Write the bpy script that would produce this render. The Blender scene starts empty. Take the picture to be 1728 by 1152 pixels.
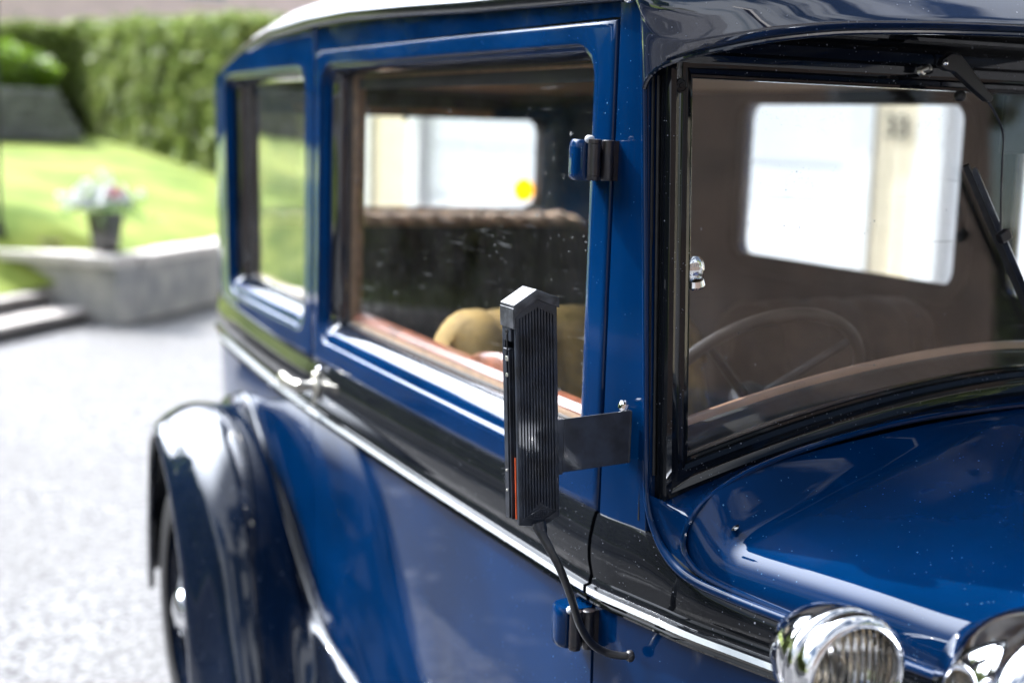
import bpy, bmesh, math, random
from mathutils import Vector, Matrix, noise as mnoise
random.seed(7)
rad = math.radians
SC = bpy.context.scene
COL = SC.collection

# ------------------------------------------------------------------ camera
cd = bpy.data.cameras.new('camera'); cam = bpy.data.objects.new('camera', cd); COL.objects.link(cam)
CAM = Vector((1.62, -1.656, 1.629))
rt = Vector((.42242, .90584, .03176)); up = Vector((-.14937, .03501, .98816)); bk = Vector((.89401, -.42216, .15010))
m = Matrix((rt, up, bk)).transposed().to_4x4(); m.translation = CAM
cam.matrix_world = m
cd.sensor_width = 36; cd.lens = 50; cd.clip_start = .02; cd.clip_end = 2000
cd.dof.use_dof = True; cd.dof.focus_distance = 1.88; cd.dof.aperture_fstop = 2.4; cd.dof.aperture_blades = 0
SC.camera = cam

# ------------------------------------------------------------------ sky, sun, exposure
SUNDIR = Vector((1.0, .45, -1.05)).normalized()          # the way the light travels
elev = math.asin(-SUNDIR.z)
W = bpy.data.worlds.new('World'); SC.world = W; W.use_nodes = True
wn = W.node_tree.nodes; wl = W.node_tree.links; wn.clear()
wo = wn.new('ShaderNodeOutputWorld'); wb = wn.new('ShaderNodeBackground'); sk = wn.new('ShaderNodeTexSky')
sk.sky_type = 'NISHITA'; sk.sun_disc = False; sk.sun_elevation = elev
sk.sun_rotation = math.atan2(-SUNDIR.x, -SUNDIR.y)
sk.air_density = 1.0; sk.dust_density = .6; sk.ozone_density = 1.5
tc = wn.new('ShaderNodeTexCoord'); mp = wn.new('ShaderNodeMapping'); mp.inputs['Scale'].default_value = (1, 1, 2.2)
nz = wn.new('ShaderNodeTexNoise'); nz.inputs['Scale'].default_value = 2.1; nz.inputs['Detail'].default_value = 8; nz.inputs['Roughness'].default_value = .56
cr = wn.new('ShaderNodeValToRGB'); cr.color_ramp.elements[0].position = .45; cr.color_ramp.elements[1].position = .55
mx = wn.new('ShaderNodeMix'); mx.data_type = 'RGBA'; mx.inputs[7].default_value = (13.0, 13.4, 14.0, 1)
wl.new(tc.outputs['Generated'], mp.inputs['Vector']); wl.new(mp.outputs[0], nz.inputs['Vector']); wl.new(nz.outputs[0], cr.inputs[0])
vd = wn.new('ShaderNodeVectorMath'); vd.operation = 'DOT_PRODUCT'; wl.new(tc.outputs['Generated'], vd.inputs[0]); vd.inputs[1].default_value = (-SUNDIR.x, -SUNDIR.y, -SUNDIR.z)
mr = wn.new('ShaderNodeMapRange'); wl.new(vd.outputs['Value'], mr.inputs[0]); mr.inputs[1].default_value = .60; mr.inputs[2].default_value = .85; mr.inputs[3].default_value = 0.; mr.inputs[4].default_value = .20
ad = wn.new('ShaderNodeMath'); ad.operation = 'ADD'; wl.new(nz.outputs[0], ad.inputs[0]); wl.new(mr.outputs[0], ad.inputs[1]); wl.new(ad.outputs[0], cr.inputs[0])
gl_ = wn.new('ShaderNodeMapRange'); gl_.interpolation_type = 'SMOOTHSTEP'; wl.new(vd.outputs['Value'], gl_.inputs[0]); gl_.inputs[1].default_value = .76; gl_.inputs[2].default_value = 1.; gl_.inputs[3].default_value = 1.2; gl_.inputs[4].default_value = 18.
sv = wn.new('ShaderNodeVectorMath'); sv.operation = 'SCALE'; sv.inputs[0].default_value = (9.5, 10.2, 11.4); wl.new(gl_.outputs[0], sv.inputs['Scale']); wl.new(sv.outputs[0], mx.inputs[7])
wl.new(cr.outputs[0], mx.inputs[0]); wl.new(sk.outputs[0], mx.inputs[6]); wl.new(mx.outputs[2], wb.inputs[0])
wb.inputs[1].default_value = .068
wl.new(wb.outputs[0], wo.inputs[0])
sd = bpy.data.lights.new('sun', 'SUN'); sd.energy = 5.0; sd.angle = rad(.53); sd.color = (1, .955, .88)
sun = bpy.data.objects.new('sun', sd); COL.objects.link(sun)
sun.rotation_euler = (-SUNDIR).to_track_quat('Z', 'Y').to_euler()
SC.view_settings.view_transform = 'Standard'; SC.view_settings.look = 'None'
SC.view_settings.exposure = .84; SC.view_settings.gamma = 1; SC.view_settings.use_curve_mapping = False
SC.cycles.max_bounces = 10; SC.cycles.transparent_max_bounces = 24; SC.cycles.glossy_bounces = 6; SC.cycles.diffuse_bounces = 3
SC.cycles.use_denoising = True; SC.cycles.sample_clamp_indirect = 12; SC.cycles.caustics_reflective = False; SC.cycles.caustics_refractive = False
SC.cycles.blur_glossy = .3

# ------------------------------------------------------------------ materials
class NT:
    def __init__(s, name):
        s.m = bpy.data.materials.new(name); s.m.use_nodes = True
        s.n = s.m.node_tree.nodes; s.l = s.m.node_tree.links; s.n.clear()
        s.out = s.n.new('ShaderNodeOutputMaterial')
    def new(s, t, **k):
        x = s.n.new(t)
        for a, v in k.items():
            if a.startswith('_'): setattr(x, a[1:], v)
            else: x.inputs[a].default_value = v
        return x
    def link(s, a, b): s.l.new(a, b)
def rgb(c): return (c[0], c[1], c[2], 1)
def ramp(t, src, p0, p1, c0=(0, 0, 0), c1=(1, 1, 1)):
    r = t.new('ShaderNodeValToRGB'); e = r.color_ramp.elements
    e[0].position = p0; e[1].position = p1; e[0].color = rgb(c0); e[1].color = rgb(c1)
    t.link(src, r.inputs[0]); return r.outputs[0]
def mixc(t, f, a, b):
    x = t.new('ShaderNodeMix', _data_type='RGBA')
    if isinstance(f, (int, float)): x.inputs[0].default_value = f
    else: t.link(f, x.inputs[0])
    for k, v in ((6, a), (7, b)):
        if isinstance(v, tuple): x.inputs[k].default_value = rgb(v)
        else: t.link(v, x.inputs[k])
    return x.outputs[2]
def specks(t, co, scale, keep, size):
    """round specks of dust: a voronoi cell only now and then carries a dot"""
    v = t.new('ShaderNodeTexVoronoi', Scale=scale); t.link(co, v.inputs['Vector'])
    d = ramp(t, v.outputs['Distance'], size * .6, size, (1, 1, 1), (0, 0, 0))
    k = t.new('ShaderNodeSeparateColor'); t.link(v.outputs['Color'], k.inputs[0])
    g = t.new('ShaderNodeMath', _operation='GREATER_THAN'); t.link(k.outputs[0], g.inputs[0]); g.inputs[1].default_value = 1 - keep
    mm = t.new('ShaderNodeMath', _operation='MULTIPLY'); t.link(d, mm.inputs[0]); t.link(g.outputs[0], mm.inputs[1])
    return mm.outputs[0]
def paint(name, col, rough=.4, coat=1., coatr=.025, wave=.25, dust=.05, dustcol=(.55, .6, .68), var=.25, film=.12, spec=.0, ior=1.32):
    t = NT(name); b = t.new('ShaderNodeBsdfPrincipled', Roughness=rough); t.link(b.outputs[0], t.out.inputs[0])
    tc = t.new('ShaderNodeTexCoord'); co = tc.outputs['Object']
    n1 = t.new('ShaderNodeTexNoise', Scale=5., Detail=5.); t.link(co, n1.inputs['Vector'])
    base = mixc(t, ramp(t, n1.outputs[0], .3, .7), tuple(c * (1 - var) for c in col), tuple(c * (1 + var) for c in col))
    s1 = specks(t, co, 260, dust * 1.2, .26); s2 = specks(t, co, 90, dust * .7, .13)
    n3 = t.new('ShaderNodeTexNoise', Scale=14., Detail=3.); t.link(co, n3.inputs['Vector'])
    msk = t.new('ShaderNodeMath', _operation='MULTIPLY'); t.link(s1, msk.inputs[0]); t.link(ramp(t, n3.outputs[0], .38, .62), msk.inputs[1])
    mxs = t.new('ShaderNodeMath', _operation='MAXIMUM'); t.link(msk.outputs[0], mxs.inputs[0]); t.link(s2, mxs.inputs[1])
    # a thin uneven film of dust
    n4 = t.new('ShaderNodeTexNoise', Scale=9., Detail=8., Roughness=.7); t.link(co, n4.inputs['Vector'])
    fl = t.new('ShaderNodeMath', _operation='MULTIPLY'); t.link(ramp(t, n4.outputs[0], .4, .75), fl.inputs[0]); fl.inputs[1].default_value = film * .35
    c2 = mixc(t, fl.outputs[0], base, tuple(d * .5 for d in dustcol))
    c3 = mixc(t, mxs.outputs[0], c2, dustcol)
    t.link(c3, b.inputs['Base Color'])
    b.inputs['Coat Weight'].default_value = coat; b.inputs['Coat IOR'].default_value = ior
    b.inputs['Specular IOR Level'].default_value = spec
    cr_ = t.new('ShaderNodeMapRange'); t.link(ramp(t, n4.outputs[0], .35, .8), cr_.inputs[0])
    cr_.inputs[3].default_value = coatr; cr_.inputs[4].default_value = coatr + film * .5
    t.link(cr_.outputs[0], b.inputs['Coat Roughness'])
    n2 = t.new('ShaderNodeTexNoise', Scale=7., Detail=1.); t.link(co, n2.inputs['Vector'])
    bu = t.new('ShaderNodeBump', Strength=wave, Distance=.0012); t.link(n2.outputs[0], bu.inputs['Height'])
    bu2 = t.new('ShaderNodeBump', Strength=.5, Distance=.0006); t.link(mxs.outputs[0], bu2.inputs['Height']); t.link(bu.outputs[0], bu2.inputs['Normal'])
    t.link(bu2.outputs[0], b.inputs['Normal']); t.link(bu.outputs[0], b.inputs['Coat Normal'])
    return t.m
def simple(name, col, rough=.6, metal=0., var=.2, scale=20., bump=.2, bdist=.002, col2=None, coat=0., detail=5., spec=.5, sheen=0.):
    t = NT(name); b = t.new('ShaderNodeBsdfPrincipled', Roughness=rough, Metallic=metal); t.link(b.outputs[0], t.out.inputs[0])
    tc = t.new('ShaderNodeTexCoord'); n1 = t.new('ShaderNodeTexNoise', Scale=scale, Detail=detail); t.link(tc.outputs['Object'], n1.inputs['Vector'])
    c0 = tuple(c * (1 - var) for c in col); c1 = col2 or tuple(c * (1 + var) for c in col)
    t.link(ramp(t, n1.outputs[0], .35, .65, c0, c1), b.inputs['Base Color'])
    b.inputs['Coat Weight'].default_value = coat; b.inputs['Specular IOR Level'].default_value = spec
    b.inputs['Sheen Weight'].default_value = sheen
    if bump:
        n2 = t.new('ShaderNodeTexNoise', Scale=scale * 3, Detail=6.); t.link(tc.outputs['Object'], n2.inputs['Vector'])
        bu = t.new('ShaderNodeBump', Strength=bump, Distance=bdist); t.link(n2.outputs[0], bu.inputs['Height']); t.link(bu.outputs[0], b.inputs['Normal'])
    return t.m
def glass(name, tint=(1, 1, 1), dirt=.1, speck=.14, sc=110, refl=1.0, scratch=True):
    """thin pane: clear, mirror-like by Fresnel, with dust, droplets and wiping marks lying on it"""
    t = NT(name)
    tr = t.new('ShaderNodeBsdfTransparent', Color=rgb(tint)); gl = t.new('ShaderNodeBsdfGlossy', Roughness=.0, Color=(1, 1, 1, 1))
    lw = t.new('ShaderNodeLayerWeight', Blend=.5); ff = t.new('ShaderNodeMath', _operation='POWER'); t.link(lw.outputs['Facing'], ff.inputs[0]); ff.inputs[1].default_value = 5.
    fr = t.new('ShaderNodeMapRange'); t.link(ff.outputs[0], fr.inputs[0]); fr.inputs[3].default_value = .04; fr.inputs[4].default_value = 1.
    mul = t.new('ShaderNodeMath', _operation='MULTIPLY', _use_clamp=True); t.link(fr.outputs[0], mul.inputs[0]); mul.inputs[1].default_value = refl
    ms = t.new('ShaderNodeMixShader'); t.link(mul.outputs[0], ms.inputs[0]); t.link(tr.outputs[0], ms.inputs[1]); t.link(gl.outputs[0], ms.inputs[2])
    tc = t.new('ShaderNodeTexCoord'); co = tc.outputs['Object']
    s1 = specks(t, co, sc, speck, .2); s2 = specks(t, co, sc * .4, speck * .4, .16)
    n3 = t.new('ShaderNodeTexNoise', Scale=8., Detail=4.); t.link(co, n3.inputs['Vector'])
    mk = t.new('ShaderNodeMath', _operation='MULTIPLY'); t.link(s1, mk.inputs[0]); t.link(ramp(t, n3.outputs[0], .42, .6), mk.inputs[1])
    a = t.new('ShaderNodeMath', _operation='MAXIMUM'); t.link(mk.outputs[0], a.inputs[0]); t.link(s2, a.inputs[1])
    h = t.new('ShaderNodeMath', _operation='MULTIPLY'); t.link(a.outputs[0], h.inputs[0]); h.inputs[1].default_value = .32
    n4 = t.new('ShaderNodeTexNoise', Scale=5., Detail=9., Roughness=.75); t.link(co, n4.inputs['Vector'])
    f = t.new('ShaderNodeMath', _operation='MULTIPLY'); t.link(ramp(t, n4.outputs[0], .35, .8), f.inputs[0]); f.inputs[1].default_value = dirt
    ad = t.new('ShaderNodeMath', _operation='ADD', _use_clamp=True); t.link(h.outputs[0], ad.inputs[0]); t.link(f.outputs[0], ad.inputs[1])
    fac = ad.outputs[0]
    if scratch:
        mpp = t.new('ShaderNodeMapping'); mpp.inputs['Scale'].default_value = (3, 3, 40); mpp.inputs['Rotation'].default_value = (.5, .3, 0); t.link(co, mpp.inputs[0])
        n5 = t.new('ShaderNodeTexNoise', Scale=3., Detail=6.); t.link(mpp.outputs[0], n5.inputs['Vector'])
        sc_ = t.new('ShaderNodeMath', _operation='MULTIPLY'); t.link(ramp(t, n5.outputs[0], .66, .72), sc_.inputs[0]); sc_.inputs[1].default_value = .05
        ad2 = t.new('ShaderNodeMath', _operation='ADD', _use_clamp=True); t.link(fac, ad2.inputs[0]); t.link(sc_.outputs[0], ad2.inputs[1]); fac = ad2.outputs[0]
    di = t.new('ShaderNodeBsdfDiffuse', Color=(.62, .64, .66, 1))
    m2 = t.new('ShaderNodeMixShader'); t.link(fac, m2.inputs[0]); t.link(ms.outputs[0], m2.inputs[1]); t.link(di.outputs[0], m2.inputs[2])
    t.link(m2.outputs[0], t.out.inputs[0]); return t.m

M = {}
M['blue'] = paint('blue_car_paint', (.0002, .0158, .063), rough=.45, dust=.035, dustcol=(.08, .19, .34), film=.02, ior=1.36)
M['black'] = paint('black_car_paint', (.0055, .0065, .0085), rough=.3, dust=.10, dustcol=(.22, .23, .26), film=.05, ior=1.45)
M['fender'] = paint('black_fender_paint', (.003, .007, .018), rough=.25, coatr=.02, dust=.03, film=.03, wave=.15, ior=1.65)
M['visor'] = paint('dusty_dark_visor_paint', (.007, .014, .036), rough=.3, dust=.05, dustcol=(.3, .32, .36), film=.10, ior=1.95, wave=.08)
M['reveal'] = paint('black_reveal_paint', (.006, .009, .016), rough=.3, dust=.05, dustcol=(.22, .23, .26), film=.04, ior=1.8)
M['cream'] = simple('white_pinstripe_paint', (.72, .76, .76), .25, var=.04, coat=1, bump=.03)
M['darkmetal'] = simple('worn_dark_metal', (.014, .018, .028), .45, metal=.25, var=.6, scale=40, bump=.35, bdist=.0006, coat=.35)
M['hingemetal'] = simple('worn_hinge_metal', (.012, .014, .022), .36, metal=.2, var=.3, scale=75, bump=.5, bdist=.0006, col2=(.026, .020, .020), coat=.3)
M['chrome'] = simple('chrome', (.86, .86, .87), .055, metal=1, var=.03, scale=30, bump=.08, bdist=.0004)
M['nickel'] = simple('dull_nickel', (.80, .76, .66), .28, metal=1, var=.06, scale=30, bump=.15, bdist=.0006)
M['rubber'] = simple('black_rubber', (.013, .013, .014), .55, var=.4, scale=60, bump=.4, bdist=.0006)
M['cable'] = simple('black_cable_sheath', (.014, .014, .016), .28, var=.4, scale=60, bump=.3, bdist=.0006)
M['orange'] = simple('orange_lens', (.55, .07, .012), .3, var=.1, coat=.5)
M['roof'] = simple('grey_roof_cloth', (.045, .048, .055), .36, var=.2, spec=.9, scale=14, bump=.35, bdist=.0015, coat=.6)
M['headliner'] = simple('tan_headliner_cloth', (.30, .19, .10), .9, var=.12, scale=80, bump=.3)
M['trimcloth'] = simple('brown_trim_cloth', (.023, .021, .020), .9, var=.45, scale=6, bump=.3, sheen=.1)
M['trimedge'] = simple('tan_window_channel', (.24, .15, .085), .7, var=.2, scale=40, bump=.3)
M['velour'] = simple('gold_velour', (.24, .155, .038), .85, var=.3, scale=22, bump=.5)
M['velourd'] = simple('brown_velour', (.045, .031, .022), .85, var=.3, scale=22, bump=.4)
M['velour_sunlit'] = simple('sunlit_brown_velour', (.66, .44, .27), .85, var=.2, scale=22, bump=.4, sheen=.3)  # brown velour lightened: sunlight on the rear seat top is in the colour
M['wood'] = simple('reddish_brown_garnish', (.20, .068, .036), .3, var=.35, scale=18, bump=.1, coat=.6)
M['glass'] = glass('window_glass', dirt=.012, speck=.10, refl=.36)
M['glassq'] = glass('quarter_window_glass', dirt=.02, speck=.04, refl=1.5)
M['glassw'] = glass('windscreen_glass', (.97, .98, .98), dirt=.03, speck=.16, sc=190, refl=1.3)
M['glassp'] = glass('plain_glass', dirt=.02, speck=.03, scratch=False, refl=.8)
def translucent(name, c):
    t = NT(name); a = t.new('ShaderNodeBsdfTranslucent', Color=rgb(c)); d = t.new('ShaderNodeBsdfDiffuse', Color=rgb(c)); ms = t.new('ShaderNodeMixShader', Fac=.3)
    t.link(a.outputs[0], ms.inputs[1]); t.link(d.outputs[0], ms.inputs[2]); t.link(ms.outputs[0], t.out.inputs[0]); return t.m
def lens_mat():
    t = NT('fluted_lamp_glass')
    g = t.new('ShaderNodeBsdfGlossy', Roughness=.04); tr = t.new('ShaderNodeBsdfTransparent', Color=(.93, .91, .87, 1)); fr = t.new('ShaderNodeFresnel', IOR=1.5)
    tc = t.new('ShaderNodeTexCoord'); w = t.new('ShaderNodeTexWave', Scale=34., Distortion=.6, _bands_direction='Y', _wave_profile='SIN'); t.link(tc.outputs['Object'], w.inputs[0])
    bu = t.new('ShaderNodeBump', Strength=1., Distance=.003); t.link(w.outputs[0], bu.inputs['Height']); t.link(bu.outputs[0], g.inputs['Normal']); t.link(bu.outputs[0], fr.inputs['Normal'])
    rf = t.new('ShaderNodeBsdfRefraction', IOR=1.2, Roughness=.03, Color=(.95, .93, .9, 1)); t.link(bu.outputs[0], rf.inputs['Normal'])
    mt = t.new('ShaderNodeMixShader', Fac=.55); t.link(rf.outputs[0], mt.inputs[1]); t.link(tr.outputs[0], mt.inputs[2])
    ms = t.new('ShaderNodeMixShader'); t.link(fr.outputs[0], ms.inputs[0]); t.link(mt.outputs[0], ms.inputs[1]); t.link(g.outputs[0], ms.inputs[2])
    t.link(ms.outputs[0], t.out.inputs[0]); return t.m
M['lens'] = lens_mat()
M['yellow'] = translucent('yellow_sticker', (1., .66, .0))
M['reflector'] = simple('lamp_reflector', (.80, .74, .64), .13, metal=1, var=.1, scale=30, bump=.3, bdist=.001)
M['bulb'] = simple('bulb_glass', (.55, .52, .48), .05, var=.1, coat=1)

# ------------------------------------------------------------------ object helpers
def tag(o, label=None, cat=None, group=None, kind=None):
    if label: o['label'] = label
    if cat: o['category'] = cat
    if group: o['group'] = group
    if kind: o['kind'] = kind
    return o
def empty(name, loc, label, cat, group=None):
    o = bpy.data.objects.new(name, None); COL.objects.link(o); o.location = loc; o.empty_display_size = .1
    return tag(o, label, cat, group)
def origin(p):
    v = Vector((0, 0, 0))
    while p is not None: v += p.location; p = p.parent
    return v
def mesh(name, vs, fs, mat, parent=None, smooth=True, fm=None, auto=40, bevel=0, seg=2):
    off = origin(parent)
    me = bpy.data.meshes.new(name); me.from_pydata([tuple(Vector(v) - off) for v in vs], [], fs)
    mats = mat if isinstance(mat, (list, tuple)) else [mat]
    for x in mats: me.materials.append(x)
    if fm:
        for p, k in zip(me.polygons, fm): p.material_index = k
    bm = bmesh.new(); bm.from_mesh(me); bmesh.ops.recalc_face_normals(bm, faces=bm.faces[:]); bm.to_mesh(me); bm.free()
    o = bpy.data.objects.new(name, me); COL.objects.link(o)
    if parent is not None: o.parent = parent
    for p in me.polygons: p.use_smooth = smooth
    if bevel:
        b = o.modifiers.new('b', 'BEVEL'); b.width = bevel; b.segments = seg; b.limit_method = 'ANGLE'; b.angle_limit = rad(35); b.harden_normals = True
        for p in me.polygons: p.use_smooth = True
    elif smooth and auto:
        me.set_sharp_from_angle(angle=rad(auto))
    return o
class MB:
    def __init__(s): s.v = []; s.f = []; s.k = []
    def add(s, vs, fs, k=0):
        b = len(s.v); s.v += [tuple(v) for v in vs]; s.f += [tuple(i + b for i in f) for f in fs]; s.k += [k] * len(fs)
    def loft(s, rings, cu=False, cv=False, k=0, cap=False):
        """rings: lists of points, cv closes each ring, cu closes the last ring to the first"""
        n = len(rings[0]); vs = [p for r in rings for p in r]; fs = []
        R = len(rings)
        for i in range(R if cu else R - 1):
            for j in range(n if cv else n - 1):
                a = i * n + j; b = i * n + (j + 1) % n; c = ((i + 1) % R) * n + (j + 1) % n; d = ((i + 1) % R) * n + j
                fs.append((a, b, c, d))
        if cap and cv: fs.append(tuple(range(n))); fs.append(tuple(range((R - 1) * n, R * n)))
        s.add(vs, fs, k)
    def box(s, c, h, M3=None, k=0, taper=1.):
        c = Vector(c); vs = []
        for z in (-1, 1):
            t_ = taper if z > 0 else 1
            for x, y in ((-1, -1), (1, -1), (1, 1), (-1, 1)):
                p = Vector((x * h[0] * t_, y * h[1] * t_, z * h[2]))
                if M3: p = M3 @ p
                vs.append(c + p)
        s.add(vs, [(0, 3, 2, 1), (4, 5, 6, 7), (0, 1, 5, 4), (1, 2, 6, 5), (2, 3, 7, 6), (3, 0, 4, 7)], k)
    def tube(s, pts, r, n=10, k=0, cap=True, flat=None):
        pts = [Vector(p) for p in pts]; rr = r if isinstance(r, (list, tuple)) else [r] * len(pts)
        t0 = (pts[1] - pts[0]).normalized(); nrm = t0.orthogonal().normalized() if flat is None else Vector(flat)
        rings = []
        for i, p in enumerate(pts):
            t = (pts[min(i + 1, len(pts) - 1)] - pts[max(i - 1, 0)]).normalized()
            nrm = (nrm - t * nrm.dot(t)).normalized(); bi = t.cross(nrm)
            rings.append([p + (nrm * math.cos(2 * math.pi * j / n) + bi * math.sin(2 * math.pi * j / n)) * rr[i] for j in range(n)])
        s.loft(rings, cv=True, k=k, cap=cap)
    def lathe(s, prof, c, axis, n=48, k=0, closed=False):
        """prof: (radius, along) pairs turned about axis through c"""
        axis = Vector(axis).normalized(); u = axis.orthogonal().normalized(); w = axis.cross(u); c = Vector(c)
        rings = [[c + axis * h + (u * math.cos(2 * math.pi * j / n) + w * math.sin(2 * math.pi * j / n)) * max(r, 1e-5) for j in range(n)] for r, h in prof]
        s.loft(rings, cu=closed, cv=True, k=k)
    def sphere(s, c, r, n=16, sc=(1, 1, 1), k=0):
        c = Vector(c); rings = []
        for i in range(1, n // 2):
            a = math.pi * i / (n // 2)
            rings.append([c + Vector((math.sin(a) * math.cos(2 * math.pi * j / n) * sc[0], math.sin(a) * math.sin(2 * math.pi * j / n) * sc[1], math.cos(a) * sc[2])) * r for j in range(n)])
        s.loft(rings, cv=True, k=k, cap=True)
    def build(s, name, mat, parent=None, **kw):
        return mesh(name, s.v, s.f, mat, parent, fm=s.k if any(s.k) else None, **kw)
def crom(pts, sub=6, closed=False):
    """Catmull-Rom through points of any dimension"""
    n = len(pts); out = []
    rng = range(n if closed else n - 1)
    for i in rng:
        P = [pts[(i + d) % n] if closed else pts[min(max(i + d, 0), n - 1)] for d in (-1, 0, 1, 2)]
        for s_ in range(sub):
            t = s_ / sub
            out.append(tuple(.5 * (2 * b + (c - a) * t + (2 * a - 5 * b + 4 * c - d) * t * t + (3 * b - a - 3 * c + d) * t ** 3) for a, b, c, d in zip(*P)))
    if not closed: out.append(tuple(pts[-1]))
    return out
def interp(tab, x):
    if x <= tab[0][0]: return tab[0][1]
    for (a, fa), (b, fb) in zip(tab, tab[1:]):
        if x <= b: return fa + (fb - fa) * (x - a) / (b - a)
    return tab[-1][1]
def sstep(a, b, x):
    t = min(1, max(0, (x - a) / (b - a))); return t * t * (3 - 2 * t)

# ------------------------------------------------------------------ ground, lawn, walls, hedge, houses
def ground_mat():
    t = NT('gravel'); b = t.new('ShaderNodeBsdfPrincipled', Roughness=.9); t.link(b.outputs[0], t.out.inputs[0])
    tc = t.new('ShaderNodeTexCoord'); co = tc.outputs['Object']
    v = t.new('ShaderNodeTexVoronoi', Scale=55.); t.link(co, v.inputs['Vector'])
    sp = t.new('ShaderNodeSeparateColor'); t.link(v.outputs['Color'], sp.inputs[0])
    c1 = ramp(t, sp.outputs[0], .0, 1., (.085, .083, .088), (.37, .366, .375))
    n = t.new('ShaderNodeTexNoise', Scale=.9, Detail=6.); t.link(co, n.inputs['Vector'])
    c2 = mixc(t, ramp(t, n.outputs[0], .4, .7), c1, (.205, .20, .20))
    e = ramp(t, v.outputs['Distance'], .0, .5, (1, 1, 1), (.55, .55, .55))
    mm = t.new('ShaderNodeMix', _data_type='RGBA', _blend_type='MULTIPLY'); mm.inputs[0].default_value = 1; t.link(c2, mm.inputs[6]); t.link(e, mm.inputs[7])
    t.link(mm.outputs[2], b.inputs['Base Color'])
    bu = t.new('ShaderNodeBump', Strength=.8, Distance=.012, _invert=True); t.link(v.outputs['Distance'], bu.inputs['Height']); t.link(bu.outputs[0], b.inputs['Normal'])
    return t.m
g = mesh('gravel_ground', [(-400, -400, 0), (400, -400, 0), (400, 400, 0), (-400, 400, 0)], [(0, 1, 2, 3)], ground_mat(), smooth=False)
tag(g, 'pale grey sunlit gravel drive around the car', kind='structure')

def patch_mat():  # dark ground added out of view so the door mirrors less bright gravel
    t = NT('dark_patch_ground'); b = t.new('ShaderNodeBsdfPrincipled', Roughness=.9); t.link(b.outputs[0], t.out.inputs[0])
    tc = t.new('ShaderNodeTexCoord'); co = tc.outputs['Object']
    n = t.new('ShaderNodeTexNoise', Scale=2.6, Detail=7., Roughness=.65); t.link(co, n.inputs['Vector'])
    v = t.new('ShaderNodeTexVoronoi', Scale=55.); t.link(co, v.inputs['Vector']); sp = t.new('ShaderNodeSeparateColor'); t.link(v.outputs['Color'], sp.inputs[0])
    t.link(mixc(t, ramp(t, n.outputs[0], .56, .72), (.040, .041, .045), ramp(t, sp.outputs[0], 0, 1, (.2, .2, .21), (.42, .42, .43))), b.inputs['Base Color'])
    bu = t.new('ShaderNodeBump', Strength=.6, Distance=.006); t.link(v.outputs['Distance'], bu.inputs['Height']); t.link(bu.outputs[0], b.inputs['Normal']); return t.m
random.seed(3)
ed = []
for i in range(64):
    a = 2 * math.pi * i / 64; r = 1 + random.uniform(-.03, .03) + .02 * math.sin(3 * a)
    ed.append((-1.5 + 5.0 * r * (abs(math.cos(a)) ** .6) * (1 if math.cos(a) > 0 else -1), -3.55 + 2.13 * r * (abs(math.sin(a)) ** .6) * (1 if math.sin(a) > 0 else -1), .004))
tag(mesh('added_dark_patch', ed, [tuple(range(64))], patch_mat(), smooth=False), 'unseen dark ground patch added beside the car to darken the door reflection', kind='structure')

K = Vector((-9.72, .43, 0)); NB = Vector((-.65, -.76, 0)).normalized(); EB = Vector((.76, -.65, 0)).normalized()
def lawn_z(d): return .47 + .87 * (1 - math.exp(-max(d, 0) / 2.6))
M['lawn'] = simple('mown_grass', (.115, .18, .028), .9, var=.28, scale=1.3, bump=.6, bdist=.03, col2=(.23, .27, .06), detail=8, spec=.1)
vs = []; fs = []; nu, nd = 90, 40
for i in range(nu + 1):
    a = -13 + i * 43 / nu
    for j in range(nd + 1):
        d = 26 * (j / nd) ** 1.6
        s0 = 0 if (a < .05 or a > 2.95) else .78
        p = K + EB * a + NB * (d + s0)
        zz = (lawn_z(d) if s0 == 0 else min(lawn_z(d + s0), .235 + .36 * d)) + .03 * math.sin(a * 1.7 + d) * min(1, d)
        vs.append((p.x, p.y, zz))
for i in range(nu):
    for j in range(nd):
        a = i * (nd + 1) + j; fs.append((a, a + 1, a + nd + 2, a + nd + 1))
tag(mesh('lawn', vs, fs, M['lawn']), 'sunlit mown lawn rising behind the low concrete wall', kind='structure')

M['concrete'] = simple('rendered_concrete', (.30, .305, .31), .9, var=.22, scale=4, bump=.5, bdist=.01, col2=(.42, .40, .37))
M['coping'] = simple('pale_coping', (.52, .48, .45), .8, var=.15, scale=5, bump=.4, bdist=.01)
M['slate'] = simple('dark_grey_block', (.085, .09, .10), .85, var=.3, scale=7, bump=.5, bdist=.02)
def obox(mb, p, q, w0, w1, z0, z1, k=0):
    """wall piece along p->q from offset w0 to w1 behind its line"""
    p = Vector(p); q = Vector(q); d = (q - p).normalized(); nn = Vector((-d.y, d.x, 0))
    if nn.dot(NB) < 0: nn = -nn
    vs = [(a + nn * w + Vector((0, 0, z))) for z in (z0, z1) for a, w in ((p, w0), (q, w0), (q, w1), (p, w1))]
    mb.add(vs, [(0, 3, 2, 1), (4, 5, 6, 7), (0, 1, 5, 4), (1, 2, 6, 5), (2, 3, 7, 6), (3, 0, 4, 7)], k)
def garden_wall(p, q, label, n, side=None):
    root = empty('garden_wall', tuple(p), label, 'garden wall')
    p = Vector(p); q = Vector(q); b = MB(); obox(b, p, q, 0, .28, 0, .45); b.build('wall_body', M['concrete'], root, smooth=False, bevel=.01)
    L = (q - p).length
    for i in range(n):
        a = p + (q - p) * (i / n) + (q - p).normalized() * .006; c = p + (q - p) * ((i + 1) / n) - (q - p).normalized() * .006
        b = MB(); obox(b, a, c, -.04, .34, .452, .53 + .004 * (i % 2)); b.build('coping_stone', M['coping'], root, smooth=False, bevel=.008)
    return root
KK = (K.x, K.y, 0)
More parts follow.
